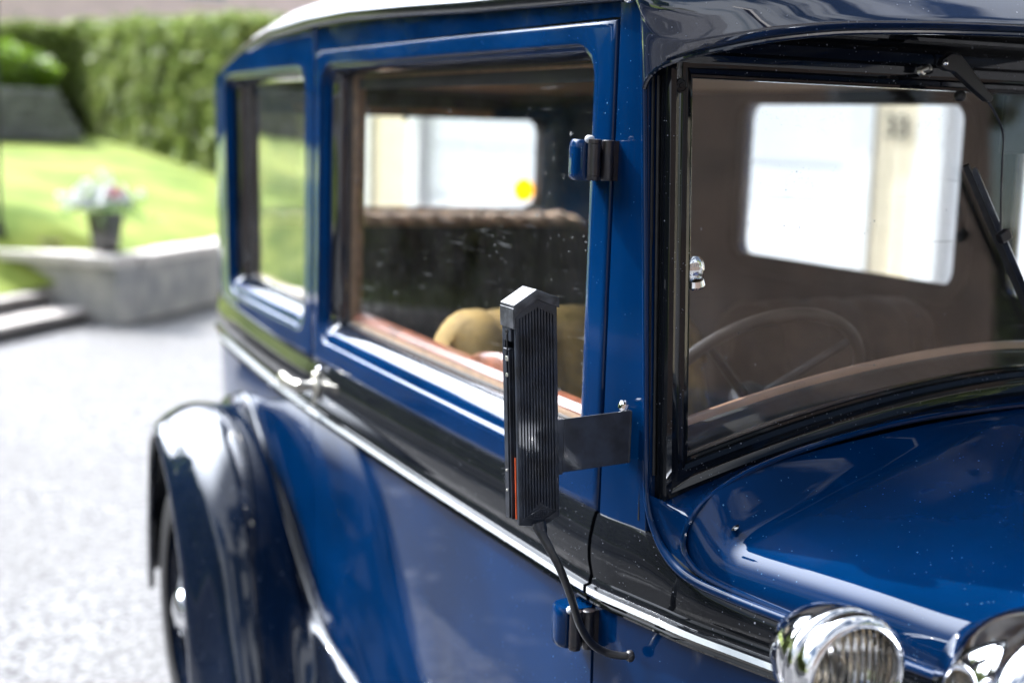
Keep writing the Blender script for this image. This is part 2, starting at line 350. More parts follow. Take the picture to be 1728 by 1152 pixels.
garden_wall(KK, (-12.1, 2.43, 0), 'low grey concrete garden wall with pale coping, running behind the car', 6)
w1 = garden_wall(KK, (-10.52, -.40, 0), 'short grey concrete wall beside the garden steps with the flower pot on it', 3)
P2 = Vector(KK) + EB * 2.95
garden_wall(tuple(P2), tuple(P2 + EB * 15), 'long low concrete garden wall beyond the steps, left of the car', 24)
# steps
st = empty('garden_steps', (-9.89, .05, 0), 'low stone garden steps with dark risers at the foot of the short wall', 'steps')
M['step'] = simple('step_stone', (.36, .33, .31), .85, var=.2, scale=6, bump=.4, bdist=.01)
M['riser'] = simple('dark_riser', (.075, .068, .066), .85, var=.3, scale=6, bump=.4, bdist=.01)
for k_ in range(2):
    a = Vector((-9.80, .10, 0)) + NB * (.36 * k_) + EB * .02; b_ = a + EB * 2.35
    z = .11 * k_
    b = MB(); obox(b, a, b_, .02, .60, z + .003 - (.1 if k_ == 0 else 0), z + .072); b.build('riser', M['riser'], st, smooth=False)
    b = MB(); obox(b, a, b_, -.02, .40, z + .075, z + .115); b.build('tread', M['step'], st, smooth=False, bevel=.008)

# leaves as many small faces
def leaf_cloud(name, pts, size, mats, kk=None, parent=None):
    vs = []; fs = []; fm = []
    for i, p in enumerate(pts):
        s = size * random.uniform(.6, 1.3)
        a = Vector((random.gauss(0, 1), random.gauss(0, 1), random.gauss(0, 1))).normalized(); b = a.orthogonal().normalized()
        a2 = a.cross(b); an = random.uniform(0, 6.28); u = (b * math.cos(an) + a2 * math.sin(an)) * s; w = (a2 * math.cos(an) - b * math.sin(an)) * s * .55
        p = Vector(p); q = len(vs)
        vs += [p - u, p + w, p + u, p - w]; fs.append((q, q + 1, q + 2, q + 3)); fm.append(kk(p) if kk else random.randrange(len(mats)))
    return mesh(name, vs, fs, mats, parent, smooth=False, fm=fm)
def leafmat(name, c):
    t = NT(name); d = t.new('ShaderNodeBsdfPrincipled', Roughness=.55)
    tc = t.new('ShaderNodeTexCoord'); n = t.new('ShaderNodeTexNoise', Scale=1.1, Detail=5.); t.link(tc.outputs['Object'], n.inputs['Vector'])
    t.link(ramp(t, n.outputs[0], .35, .65, tuple(x * .7 for x in c), tuple(x * 1.3 for x in c)), d.inputs['Base Color'])
    tl = t.new('ShaderNodeBsdfTranslucent', Color=rgb(tuple(x * 1.3 for x in c))); ms = t.new('ShaderNodeMixShader', Fac=.35)
    t.link(d.outputs[0], ms.inputs[1]); t.link(tl.outputs[0], ms.inputs[2]); t.link(ms.outputs[0], t.out.inputs[0]); return t.m
LF = [leafmat('thuja_leaf_a', (.16, .21, .050)), leafmat('thuja_leaf_b', (.22, .26, .085)), leafmat('thuja_leaf_c', (.11, .16, .036))]
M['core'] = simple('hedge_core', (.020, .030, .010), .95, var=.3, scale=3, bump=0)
M['bark'] = simple('bark', (.10, .07, .05), .9, var=.3, scale=10, bump=.5, bdist=.01)
def hedge_run(pts, zb, zt, label, n, thick=.9, size=.075, shoots=0):
    """clipped conifer hedge along a polyline: dark core plus leaves on faces that bulge and sag"""
    root = empty('hedge', (pts[0][0], pts[0][1], zb[0]), label, 'hedge')
    P = [Vector((x, y, 0)) for x, y in pts]; seg = [(P[i], P[i + 1]) for i in range(len(P) - 1)]; Ls = [(b - a).length for a, b in seg]; T = sum(Ls)
    def at(s):
        for k, ((a, b), L) in enumerate(zip(seg, Ls)):
            if s <= L or k == len(seg) - 1:
                d = (b - a) / L; f = s / L
                return a + d * s, Vector((-d.y, d.x, 0)), zb[k] + (zb[k + 1] - zb[k]) * f, zt[k] + (zt[k + 1] - zt[k]) * f
            s -= L
    def bulge(s, z): return mnoise.fractal(Vector((s * 3.2, z * 3.2, 3.3)), 1., 2., 4) * .12
    def bulge_old(s, z): return .06 * math.sin(s * 2.3 + 2.7 * math.sin(z * 2.5)) + .05 * math.sin(s * 5.1 + z * 6.3) + .04 * math.sin(s * 9 - z * 11)
    b = MB(); rings = []
    for i in range(61):
        s = T * i / 60; c, nn, z0, z1 = at(s); w = thick / 2 - .16
        rings.append([c + nn * w + Vector((0, 0, z0 - .2)), c + nn * w + Vector((0, 0, z1 - .2)), c - nn * w + Vector((0, 0, z1 - .2)), c - nn * w + Vector((0, 0, z0 - .2))])
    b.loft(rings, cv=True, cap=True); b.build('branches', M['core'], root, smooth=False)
    q = []
    for i in range(n):
        s = random.uniform(0, T); c, nn, z0, z1 = at(s); r = random.random()
        top = z1 + .05 * math.sin(s * 1.9) + .04 * math.sin(s * 5.3)
        if r < .40: z = random.uniform(z0, top); q.append(c + nn * (thick / 2 + bulge(s, z) - random.random() ** 2 * .16) + Vector((0, 0, z)))
        elif r < .80: z = random.uniform(z0, top); q.append(c - nn * (thick / 2 + bulge(s + 9, z) - random.random() ** 2 * .16) + Vector((0, 0, z)))
        else: q.append(c + nn * random.uniform(-.5, .5) * thick + Vector((0, 0, top - random.random() ** 2 * .2 + max(0, random.gauss(0, .04)))))
    leaf_cloud('foliage', q, size, LF, parent=root)
    return root
hedge_run([(-14.6, 2.9), (-17.5, 2.45), (-21.8, 2.2), (-22.9, .2), (-22.2, -9)], [.8, 1.1, 1.3, 1.5, 1.5], [2.70, 2.80, 2.92, 2.96, 2.96],
          'tall dense green clipped conifer hedge behind the lawn', 70000, size=.055)
# upper terrace wall (dark grey) and round bright bush
M['terrace'] = simple('grey_block', (.15, .155, .17), .85, var=.3, scale=7, bump=.5, bdist=.02)
tw = empty('terrace_wall', (-17.4, .95, 1.3), 'dark grey upper terrace wall with stepped end above the lawn', 'retaining wall')
a0 = Vector((-17.1, 1.12, 0)); dv = Vector((.16, -1., 0)).normalized()
for r_ in range(5):
    z0 = 1.26 + r_ * .125; st_ = r_ * .075
    L = 0
    while L < 9.5:
        l2 = .62 if (L or r_ % 2 == 0) else .31
        b = MB(); obox(b, a0 + dv * (st_ + L), a0 + dv * (st_ + L + l2 - .012), 0, .30, z0, z0 + .115); b.build('wall_block', M['terrace'], tw, smooth=False, bevel=.01, seg=1)
        L += l2
LB = [leafmat('bright_leaf_a', (.16, .26, .018)), leafmat('bright_leaf_b', (.09, .17, .014))]
bs = empty('round_bush', (-18.0, .25, 1.85), 'bright lime green rounded bush on the dark terrace wall', 'bush')
q = []
for i in range(9000):
    v = Vector((random.gauss(0, 1), random.gauss(0, 1), random.gauss(0, 1))).normalized() * (1 - random.random() ** 2 * .35)
    q.append(Vector((-18.0 + v.x * .6, .12 + v.y * .72 * (1 + .1 * math.sin(v.z * 5)), 2.05 + max(-.25, v.z * .36))))
leaf_cloud('foliage', [p_ + Vector((random.gauss(0, .035), random.gauss(0, .045), random.gauss(0, .04))) for p_ in q], .06, LB, parent=bs)
b = MB(); b.tube([(-18.0, .15, 1.3), (-18.0, .12, 1.75), (-18.0, .12, 2.05)], [.05, .04, .02], 8); b.build('stem', M['bark'], bs)
# terrace soil behind wall
mesh('terrace_ground', [(-17.3, 1.0, 1.84), (-15.6, -9, 1.84), (-24, -9, 1.84), (-24, 1.9, 1.84)], [(0, 1, 2, 3)], M['lawn'], smooth=False)
tag(bpy.data.objects['terrace_ground'], 'grass terrace above the dark wall', kind='structure')

# pot with flowers, planter bowl
pot = empty('flower_pot', (-9.98, .25, .535), 'tall square black pot of white and pink flowers on the corner of the garden wall', 'flower pot')
M['pot'] = simple('black_plastic_pot', (.010, .011, .015), .35, var=.15, scale=6, bump=.1, coat=.2)
PO = Vector((-9.98, .22, .535))
yaw = Matrix.Rotation(rad(38), 3, 'Z')
def sqring(w, z): return [PO + yaw @ Vector((a * w, b_ * w, 0)) + Vector((0, 0, z)) for a, b_ in ((-1, -1), (0, -1.02), (1, -1), (1.02, 0), (1, 1), (0, 1.02), (-1, 1), (-1.02, 0))]
b = MB(); b.loft([sqring(.065, 0), sqring(.072, .02), sqring(.100, .28), sqring(.106, .285), sqring(.106, .305), sqring(.094, .305), sqring(.09, .26)], cv=True, cap=True); b.build('pot_body', M['pot'], pot, auto=30)
FW = [simple('white_petal', (.80, .82, .78), .6, var=.05, bump=0), simple('pink_petal', (.85, .33, .42), .6, var=.1, bump=0), leafmat('flower_leaf', (.13, .26, .07)), simple('lilac_petal', (.62, .60, .82), .6, var=.1, bump=0)]
q = []
for i in range(900):
    v = Vector((random.gauss(0, .13), random.gauss(0, .15), abs(random.gauss(0, .07))))
    q.append(PO + Vector((v.x, v.y - .02, .33 + v.z * 1.0 - .6 * max(0, v.length - .2))))
leaf_cloud('leaves', q[:520], .022, [FW[2]], parent=pot)
q = []
for i in range(120):
    c = PO + Vector((random.gauss(0, .10), random.gauss(-.05, .13), .36 + abs(random.gauss(0, .085))))
    for j in range(12): q.append(c + Vector((random.gauss(0, .012), random.gauss(0, .012), random.gauss(0, .012))))
leaf_cloud('white_flower', q, .024, [FW[0], FW[0], FW[0], FW[3]], parent=pot)
q = [PO + Vector((.05 + random.gauss(0, .024), .055 + random.gauss(0, .028), .455 + random.gauss(0, .026))) for i in range(220)]
leaf_cloud('pink_flower', q, .026, [FW[1]], parent=pot)
bw = empty('planter_bowl', (-10.30, -.13, .53), 'low round brown clay bowl on the wall left of the black flower pot', 'planter')
M['clay'] = simple('clay', (.22, .15, .13), .8, var=.2, scale=9, bump=.3)
b = MB(); b.lathe([(.0, .002), (.07, .002), (.085, .01), (.125, .055), (.135, .06), (.135, .07), (.118, .07), (.1, .05), (.0, .045)], (-10.30, -.13, .535), (0, 0, 1), 32); b.build('bowl', M['clay'], bw)
q = [Vector((-10.30 + random.gauss(0, .06), -.13 + random.gauss(0, .06), .595 + abs(random.gauss(0, .012)))) for i in range(260)]
leaf_cloud('succulent_leaves', q, .018, [simple('reddish_leaf', (.34, .20, .17), .7, bump=0), FW[2]], parent=bw)

# garden lamp post at the left edge
lp = empty('garden_lamp_post', (-10.4, -.535, .4), 'slim black garden lamp post with wider foot at the left edge of the lawn', 'lamp post')
M['post'] = simple('black_post_metal', (.012, .013, .016), .4, var=.2, scale=20, bump=.1)
LX, LY = -10.4, -.535
b = MB(); b.lathe([(.065, -.4), (.062, .0), (.050, .1), (.040, .22), (.020, .32), (.016, .45), (.016, 2.2), (.03, 2.22), (.03, 2.26), (.0, 2.27)], (LX, LY, .46), (0, 0, 1), 20); b.build('post', M['post'], lp)
b = MB(); b.lathe([(.05, 2.27), (.09, 2.5), (.085, 2.52), (.0, 2.62)], (LX, LY, .46), (0, 0, 1), 8); b.build('lantern', M['post'], lp, smooth=False)

# pink house behind hedge
hs = empty('pale_pink_house', (-36, 2, 1.5), 'pale pink rendered house far behind the hedge', 'house')
M['pinkwall'] = simple('pale_pink_render', (.95, .74, .68), .9, var=.05, scale=2, bump=.1)
M['white'] = simple('white_wood', (.80, .81, .80), .5, var=.03, scale=4, bump=.05)
M['tile'] = simple('roof_tile', (.16, .085, .06), .85, var=.25, scale=5, bump=.4, bdist=.02)
M['pane'] = simple('dark_window_pane', (.03, .035, .04), .08, var=.1, bump=0)
b = MB(); b.box((-40, 3, 4.2), (4, 7.5, 2.9)); b.build('wall', M['pinkwall'], hs, smooth=False)
b = MB(); b.add([(-35.6, -5, 7.1), (-35.6, 11, 7.1), (-40, 11, 9.6), (-40, -5, 9.6), (-44.4, -5, 7.1), (-44.4, 11, 7.1)], [(0, 1, 2, 3), (3, 2, 5, 4), (0, 3, 4), (1, 5, 2), (0, 4, 5, 1)]); b.build('roof', M['tile'], hs, smooth=False)
for yy in (-2.6, .6, 3.8, 7.):
    b = MB(); b.box((-35.98, yy, 5.3), (.05, .55, .7)); fr_ = b.build('window', M['white'], hs, smooth=False)
    b = MB()
    for sy in (-.26, .26): b.box((-35.925, yy + sy, 5.3), (.012, .23, .62))
    b.build('pane', M['pane'], fr_, smooth=False)

# white garage on the far side of the car
GP = Vector((-12.0, 3.14, 0)); GD = Vector((.98, .2, 0)).normalized(); GN = Vector((GD.y, -GD.x, 0))      # GN looks at the car
def gp(s, n, z): return GP + GD * s + GN * n + Vector((0, 0, z))
def gbox(mb, s0, s1, n0, n1, z0, z1, k=0):
    vs = [gp(s, n, z) for z in (z0, z1) for s, n in ((s0, n0), (s1, n0), (s1, n1), (s0, n1))]
    mb.add(vs, [(0, 3, 2, 1), (4, 5, 6, 7), (0, 1, 5, 4), (1, 2, 6, 5), (2, 3, 7, 6), (3, 0, 4, 7)], k)
ga = empty('garage', tuple(GP), 'white double garage with pale yellow boards beyond the car, seen through its windows', 'garage')
M['cream_wall'] = simple('pale_yellow_boards', (.84, .73, .52), .7, var=.05, scale=5, bump=.1)
M['doorwhite'] = simple('white_garage_door', (.86, .88, .90), .5, var=.02, scale=3, bump=.03)
b = MB(); gbox(b, -.4, 14, -5, -.12, 0, 2.9); b.build('garage_body', M['cream_wall'], ga, smooth=False)
for s0, s1 in ((0., .714), (6.31, 6.67), (10.6, 14.0)):
    n = max(2, round((s1 - s0) / .115)); w = (s1 - s0) / n
    for i in range(n):
        b = MB(); gbox(b, s0 + w * i, s0 + w * (i + 1) - .006, -.12, -.012 - .004 * (i % 2), .05, 2.6); b.build('wall_board', M['cream_wall'], ga, smooth=False, bevel=.004, seg=1)
for s0, s1 in ((-.42, 0.), (.714, .90), (6.12, 6.31), (6.67, 6.85), (10.4, 10.6)):
    b = MB(); gbox(b, s0, s1, -.12, .02, 0, 2.62); b.build('door_frame', M['white'], ga, smooth=False, bevel=.005)
for s0, s1 in ((.90, 6.12), (6.85, 10.4)):
    b = MB(); gbox(b, s0, s1, -.16, -.10, .03, 2.35); dr = b.build('garage_door', M['doorwhite'], ga, smooth=False)
    for i in range(5):
        b = MB(); gbox(b, s0 + .01, s1 - .01, -.099, -.075, .05 + i * .46, .49 + i * .46); b.build('panel', M['doorwhite'], dr, smooth=False, bevel=.01)
b = MB(); gbox(b, -.5, 14.2, -.16, .05, 2.62, 2.9); b.build('fascia', M['white'], ga, smooth=False, bevel=.01)
b = MB(); gbox(b, -.6, 14.4, -5.3, .35, 2.95, 3.05); b.build('roof', M['tile'], ga, smooth=False)
def text_obj(name, body, size, mat, parent, mw, ext=.002):
    cu = bpy.data.curves.new(name, 'FONT'); cu.body = body; cu.size = size; cu.extrude = ext; cu.align_x = 'CENTER'; cu.align_y = 'CENTER'
    tmp = bpy.data.objects.new('tmp', cu); COL.objects.link(tmp); bpy.context.view_layer.update()
    dg = bpy.context.evaluated_depsgraph_get(); me = bpy.data.meshes.new_from_object(tmp.evaluated_get(dg))
    bpy.data.objects.remove(tmp)
    me.transform(mw); me.transform(Matrix.Translation(-origin(parent))); me.materials.append(mat)
    o = bpy.data.objects.new(name, me); COL.objects.link(o); o.parent = parent; return o
mw = Matrix((GD, Vector((0, 0, 1)), GN)).transposed().to_4x4(); mw.translation = gp(6.49, .012, 1.69)
text_obj('house_number', '33', .20, M['post'], ga, mw, .004)

# a white parked car in front of the garage, only its roof and rear showing over the window sill
pc = empty('parked_car', (-3.2, 3.6, 0), 'white parked car with red tail lamps in front of the garage', 'car')
def pcp(a, w, z): return gp(9.2 + a, 1.3 + w, z * .92 - .02)
sec = [(-1.0, .45), (-1.02, .62), (-.9, .86), (-.55, .90), (-.3, 1.04), (.3, 1.14), (1.0, 1.13), (1.5, .95), (2.3, .86), (2.6, .70), (2.62, .4)]
b = MB()
rings = []
for w, k_ in ((-.8, .93), (-.74, 1.), (-.5, 1.02), (0, 1.03), (.5, 1.02), (.74, 1.), (.8, .93)):
    rings.append([pcp(a * (1 if abs(w) < .78 else .97), w, .2 + (z - .2) * k_) for a, z in crom(sec, 4)] + [pcp(2.4, w, .22), pcp(-.9, w, .22)])
b.loft(rings, cv=True, cap=True); b.build('body', paint('white_car_paint', (.75, .76, .77), dust=.0, film=.02), pc, auto=50)
for a in (-.35, 1.9):
    for w in (-.74, .74):
        b = MB(); b.lathe([(.0, -.09), (.2, -.09), (.30, -.08), (.31, 0), (.30, .08), (.2, .09), (0, .09)], pcp(a, w, .31), GN, 28); b.build('wheel', M['rubber'], pc)
for w in (-.66, .66):
    b = MB(); b.box(pcp(-1.01, w, .78), (.03, .05, .09)); b.build('tail_lamp', simple('red_lens', (.7, .02, .02), .2, var=.05, bump=0, coat=1), pc, smooth=False, bevel=.01)

# surroundings behind the camera that the paint and glass reflect
hedge_run([(19.5, -4), (20, 6), (16, 17)], [0, 0, 0], [2.2, 2.3, 2.2], 'long garden hedge behind the photographer, mirrored in the windscreen', 9000, thick=1.4, size=.2)
H2 = [Vector(KK) + EB * a + NB * 1.15 for a in (3.9, 9, 16)]
hedge_run([(p.x, p.y) for p in H2], [.5, .5, .5], [2.25, 2.3, 2.3], 'second clipped hedge across the lawn left of the picture, mirrored in the car door', 9000, thick=1.2, size=.16)
def tree(x, y, h, r, label):
    t = empty('garden_tree', (x, y, 0), label, 'tree', 'trees mirrored in the car paint')
    b = MB(); b.tube([(x, y, -.1), (x + .1, y, h * .3), (x, y + .1, h * .6), (x, y, h * .85)], [.22, .17, .11, .04], 10)
    for i in range(6):
        a = i * 1.05; z = h * (.35 + .07 * i); b.tube([(x, y, z), (x + math.cos(a) * r * .5, y + math.sin(a) * r * .5, z + .5), (x + math.cos(a) * r * .8, y + math.sin(a) * r * .8, z + 1.)], [.08, .05, .02], 6)
    b.build('trunk', M['bark'], t)
    cl = [(Vector((x + random.uniform(-.6, .6) * r, y + random.uniform(-.6, .6) * r, h * random.uniform(.45, .95))), random.uniform(.3, .55) * r) for i in range(16)]
    q = []
    for i in range(9000):
        c, rr = random.choice(cl); v = Vector((random.gauss(0, 1), random.gauss(0, 1), random.gauss(0, .8))).normalized() * rr * (1 - random.random() ** 2 * .5); q.append(c + v)
    leaf_cloud('crown', q, .20, LF, parent=t)
tree(7, -17, 6, 2.6, 'broad leafy tree behind the photographer at the corner of the hedge')
tree(15, 12, 10, 3.6, 'tall leafy tree beyond the drive ahead of the car')
tree(-24.5, -8, 9, 3.4, 'unseen big tree added behind the terrace to darken the door glass, nearest the hedge corner')  # this and the next two: added out of view as a dark reflection backdrop
tree(-22.5, -13.5, 10, 3.8, 'unseen big tree added behind the terrace to darken the door glass, farther from the hedge corner')
tree(-17, -17, 9, 3.6, 'unseen big tree added beyond the second hedge to darken the door glass')
tree(10, 13, 6.5, 2.4, 'small leafy tree beside the drive ahead of the car')
nh = empty('brown_house', (9.5, -6.5, 0), 'dark brown timber house with grey eaves behind the photographer, mirrored in the fender', 'house')
M['brownwall'] = simple('dark_brown_boards', (.060, .040, .030), .8, var=.25, scale=3, bump=.3, bdist=.01)
b = MB(); b.box((14, 1.5, 2.6), (4, 8, 2.6)); b.build('wall', M['brownwall'], nh, smooth=False)
b = MB(); b.add([(9.4, -7, 5.1), (9.4, 10, 5.1), (14, 10, 7.6), (14, -7, 7.6), (18.6, -7, 5.1), (18.6, 10, 5.1)], [(0, 1, 2, 3), (3, 2, 5, 4), (0, 3, 4), (1, 5, 2), (0, 4, 5, 1)]); b.build('roof', M['slate'], nh, smooth=False)
b = MB(); b.box((9.42, 1.5, 5.0), (.05, 8.5, .14)); b.build('eaves_board', M['coping'], nh, smooth=False)
for yy in (-5, -2, 2, 5, 8):
    b = MB(); b.box((9.98, yy, 2.9), (.04, .65, .8)); fr_ = b.build('window', M['slate'], nh, smooth=False)
    b = MB(); b.box((9.93, yy, 2.9), (.012, .55, .7)); b.build('pane', M['pane'], fr_, smooth=False)

# ================================================================== THE CAR  (x forward, right side is y < 0)
car = empty('vintage_car', (-1., 0, 0), 'dark blue vintage sedan with black fenders, black belt band and white pinstripe, on the gravel', 'car')
PLAN = [(1.3, .36), (1.0, .425), (.7, .505), (.5, .555), (.4, .578), (.23, .625), (.11, .661), (.04, .674), (-.02, .686), (-.1, .699), (-.3, .7015), (-.8, .7040), (-1.3, .7015), (-1.5, .6985),
        (-1.8, .692), (-2.1, .684), (-2.35, .672), (-2.52, .654), (-2.65, .622), (-2.75, .565), (-2.82, .46), (-2.86, .34), (-2.88, .17), (-2.885, 0.)]
PD = crom(PLAN, 8)
arc = [0.]
for a, b in zip(PD, PD[1:]): arc.append(arc[-1] + math.dist(a, b))
def u_of_x(x):
    for i in range(len(PD) - 1):
        if PD[i][0] >= x >= PD[i + 1][0]:
            return arc[i] + (arc[i + 1] - arc[i]) * (PD[i][0] - x) / (PD[i][0] - PD[i + 1][0])
U0 = u_of_x(0)
def plan(u, off=0., side=-1):
    """point on the body's plan outline; u is arc length rearwards from x=0, off is outward"""
    a = u + U0
    a = min(max(a, 0), arc[-1])
    lo, hi = 0, len(arc) - 1
    while hi - lo > 1:
        md = (lo + hi) // 2
        if arc[md] <= a: lo = md
        else: hi = md
    f = (a - arc[lo]) / (arc[hi] - arc[lo])
    def tan(i):
        i0, i1 = max(i - 1, 0), min(i + 1, len(PD) - 1); return (PD[i1][0] - PD[i0][0], PD[i1][1] - PD[i0][1])
    x = PD[lo][0] + (PD[hi][0] - PD[lo][0]) * f; y = PD[lo][1] + (PD[hi][1] - PD[lo][1]) * f
    ta, tb = tan(lo), tan(hi); tx = ta[0] + (tb[0] - ta[0]) * f; ty = ta[1] + (tb[1] - ta[1]) * f; L = math.hypot(tx, ty)
    nx, ny = ty / L, -tx / L            # outward (for +y side)
    return (x + nx * off, side * (y + ny * off))
def UX(x): return u_of_x(x) - U0
UEND = arc[-1] - U0
RAKE = .068
def surf(u, z, depth=0., side=-1):
    rear = sstep(1.3, 2.6, u)
    tum = .026 * (z - 1.0) * rear - .012 * sstep(.95, .40, z)
    x, y = plan(u, tum - depth, side)
    return (x, y, z)
TK = .45      # the head of an opening is cut back less than its sill
def rrect(u0, u1, z0, z1, r, ns=14, nc=6):
    """rounded rectangle, with for each point the direction towards an outer rectangle"""
    pts = []
    cs = [(u1 - r, z1 - r, 0), (u0 + r, z1 - r, 90), (u0 + r, z0 + r, 180), (u1 - r, z0 + r, 270)]
    for k, (cu, cz, a0) in enumerate(cs):
        for i in range(nc + 1):
            a = rad(a0 + 90 * i / nc); pts.append((cu + r * math.cos(a), cz + r * math.sin(a), math.cos(a), math.sin(a), k if i == nc // 2 else -1, cu, cz))
        n_ = cs[(k + 1) % 4]; a = rad(a0 + 90); e0 = (cu + r * math.cos(a), cz + r * math.sin(a)); e1 = (n_[0] + r * math.cos(a), n_[1] + r * math.sin(a))
        for i in range(1, ns): 
            f = i / ns; pts.append((e0[0] + (e1[0] - e0[0]) * f, e0[1] + (e1[1] - e0[1]) * f, math.cos(a), math.sin(a), -1, 0, 0))
    return pts
def panel(name, box, hole, prof, mat, parent, side=-1, rings=5, edge=.006, inner=.05, S=surf, inmat=None):
    """outer skin around an opening, folded back at its outer edge, with the opening's stepped reveal"""
    B0, B1, Z0, Z1 = box; hp = rrect(*hole)
    corner = [(B1, Z1), (B0, Z1), (B0, Z0), (B1, Z0)]
    out = []
    for (pu, pz, du, dz, k, cu, cz) in hp:
        if k >= 0: out.append(corner[k]); continue
        ts = []
        if du > 1e-6: ts.append((B1 - pu) / du)
        if du < -1e-6: ts.append((B0 - pu) / du)
        if dz > 1e-6: ts.append((Z1 - pz) / dz)
        if dz < -1e-6: ts.append((Z0 - pz) / dz)
        t = min(ts); out.append((pu + du * t, pz + dz * t))
    def shrink(p, e): 
        return (min(max(p[0], B0 + e), B1 - e), min(max(p[1], Z0 + e), Z1 - e))
    L = [[S(*shrink(p, 0), inner, side) for p in out], [S(*p, edge, side) for p in out], [S(*shrink(p, .0012), .0015, side) for p in out], [S(*shrink(p, .003), 0, side) for p in out]]
    for i in range(1, rings + 1):
        f = i / rings
        L.append([S(o[0] + (h[0] - o[0]) * f, o[1] + (h[1] - o[1]) * f, 0, side) for o, h in zip([shrink(p, .003) for p in out], hp)])
    for ins, dep in prof:
        rr = max(hole[4] - ins, .004)
        q = rrect(hole[0] + ins, hole[1] - ins, hole[2] + ins, hole[3] - ins * TK, rr)
        L.append([S(p[0], p[1], dep, side) for p in q])
    b = MB(); nl = len(hp); cut = 4 + rings + 8
    for i in range(len(L) - 1): b.loft(L[i:i + 2], cv=True, k=1 if i >= cut and prof is STEP else 0)
    o = b.build(name, [mat, M['reveal']], parent, auto=0)
    bm = bmesh.new(); bm.from_mesh(o.data); bmesh.ops.remove_doubles(bm, verts=bm.verts[:], dist=1e-5); bmesh.ops.recalc_face_normals(bm, faces=bm.faces[:]); bm.to_mesh(o.data); bm.free()
    for q_ in o.data.polygons: q_.use_smooth = True
    o.data.set_sharp_from_angle(angle=rad(50))
    return o
def hole_band(name, hole, prof, mat, parent, side=-1, S=surf, closed=True):
    L = []
    for ins, dep in prof:
        q = rrect(hole[0] + ins, hole[1] - ins, hole[2] + ins, hole[3] - ins * TK, max(hole[4] - ins, .004)); L.append([S(p[0], p[1], dep, side) for p in q])
    b = MB(); b.loft(L, cv=True, cu=closed); return b.build(name, mat, parent, auto=50)
def pane(name, hole, ins, dep, th, mat, parent, side=-1, S=surf):
    h = (hole[0] + ins, hole[1] - ins, hole[2] + ins, hole[3] - ins * TK, max(hole[4] - ins, .004))
    q = rrect(*h); cu = (h[0] + h[1]) / 2; cz = (h[2] + h[3]) / 2
    def ring(f, d): return [S(cu + (p[0] - cu) * f, cz + (p[1] - cz) * f, d, side) for p in q]
    b = MB(); L = [ring(f, dep) for f in (.001, .35, .7, 1)] + [ring(f, dep + th) for f in (1, .7, .35, .001)]
    b.loft(L, cv=True); return b.build(name, mat, parent, auto=30)
STEP = [(.0010, .0003), (.0035, .0018), (.0075, .0052), (.0085, .0068), (.014, .0078), (.0200, .0084), (.0225, .0094), (.030, .0155), (.0345, .0205), (.0405, .0275), (.0460, .0345), (.0475, .038), (.0485, .056)]
BZ = 1.088
def surfin(u, z, depth=0., side=-1): return surf(u, z, depth, side)

# ---- right door
door = MB()
DG = (UX(-.106), UX(-1.468))
dhole = (UX(-.156), UX(-1.432), 1.131, 1.7465, .062)
droot = panel('door', (DG[0], DG[1], BZ, 1.776), dhole, STEP, M['blue'], car)
pane('window_glass', dhole, .036, .0485, .004, M['glass'], droot)
hole_band('window_channel', dhole, [(.044, .0535), (.050, .0535), (.052, .058), (.044, .058)], M['rubber'], droot)
hole_band('window_trim', dhole, [(.040, .060), (.058, .0605), (.064, .066), (.066, .076), (.060, .086), (.030, .088), (.02, .06)], M['trimedge'], droot)
# garnish shelf under the glass
def strip(name, mat, parent, us, prof, side=-1, S=surf, zf=None, cap=True):
    """profile (z, outward) carried along the plan; zf may bend z with u"""
    rings = []
    for u in us:
        rings.append([S(u, (zf(u, z) if zf else z), -o, side) for z, o in prof])
    b = MB(); b.loft(rings, cv=True, cap=cap); return b.build(name, mat, parent, auto=35)
def urange(a, b, n): return [a + (b - a) * i / n for i in range(n + 1)]
strip('garnish_rail', M['wood'], droot, urange(dhole[0] + .03, dhole[1] - .03, 24), [(1.150, -.062), (1.194, -.062), (1.205, -.070), (1.208, -.085), (1.200, -.102), (1.150, -.105)])
b = MB()
rings = []
for i in range(17):
    f = i / 16; u = .42 + .34 * f; h = math.sin(math.pi * f) ** .5
    rings.append([surf(u, 1.195 + z * h, .070 + d, -1) for z, d in ((0, 0), (.028, .004), (.038, .014), (.036, .026), (.02, .036), (0, .038))])
b.loft(rings, cv=True, cap=True); b.build('arm_rest', M['wood'], droot)
b = MB(); q = [surf(.50, 1.232, .078), surf(.455, 1.222, .078), surf(.435, 1.208, .078)]; b.tube(q, .0045, 8); b.sphere(surf(.40, 1.205, .080), .009, 12); b.build('window_crank', M['chrome'], droot)
# roof edge above the door and quarter
def railz(u): return interp([(-.1, 1.797), (0, 1.799), (.3, 1.806), (.6, 1.813), (.85, 1.822), (1.2, 1.832), (1.5, 1.832), (1.83, 1.822), (2.1, 1.795), (2.36, 1.752), (2.6, 1.715), (2.8, 1.69), (3.1, 1.665), (3.6, 1.655)], u)
def top_strip(side, parent):
    b = MB(); rings = []
    for u in urange(UX(-.01), UEND, 60):
        zt = railz(u); rings.append([surf(u, 1.776 + .0025 if u < UX(-1.468) + 1e-6 else 1.70, .009, side), surf(u, zt + .004, .006, side), surf(u, zt + .004, .05, side), surf(u, 1.70, .05, side)])
    return b, rings
for side, nm in ((-1, 'cant_rail'), (1, 'cant_rail')):
    b = MB(); rings = []
    for u in urange(UX(-.012), UX(-1.474), 24):
        zt = railz(u); rings.append([surf(u, 1.7785, .004, side), surf(u, zt + .006, .002, side), surf(u, zt + .006, .05, side), surf(u, 1.7785, .05, side)])
    b.loft(rings, cv=True, cap=True); b.build(nm, M['blue'], car, auto=35)

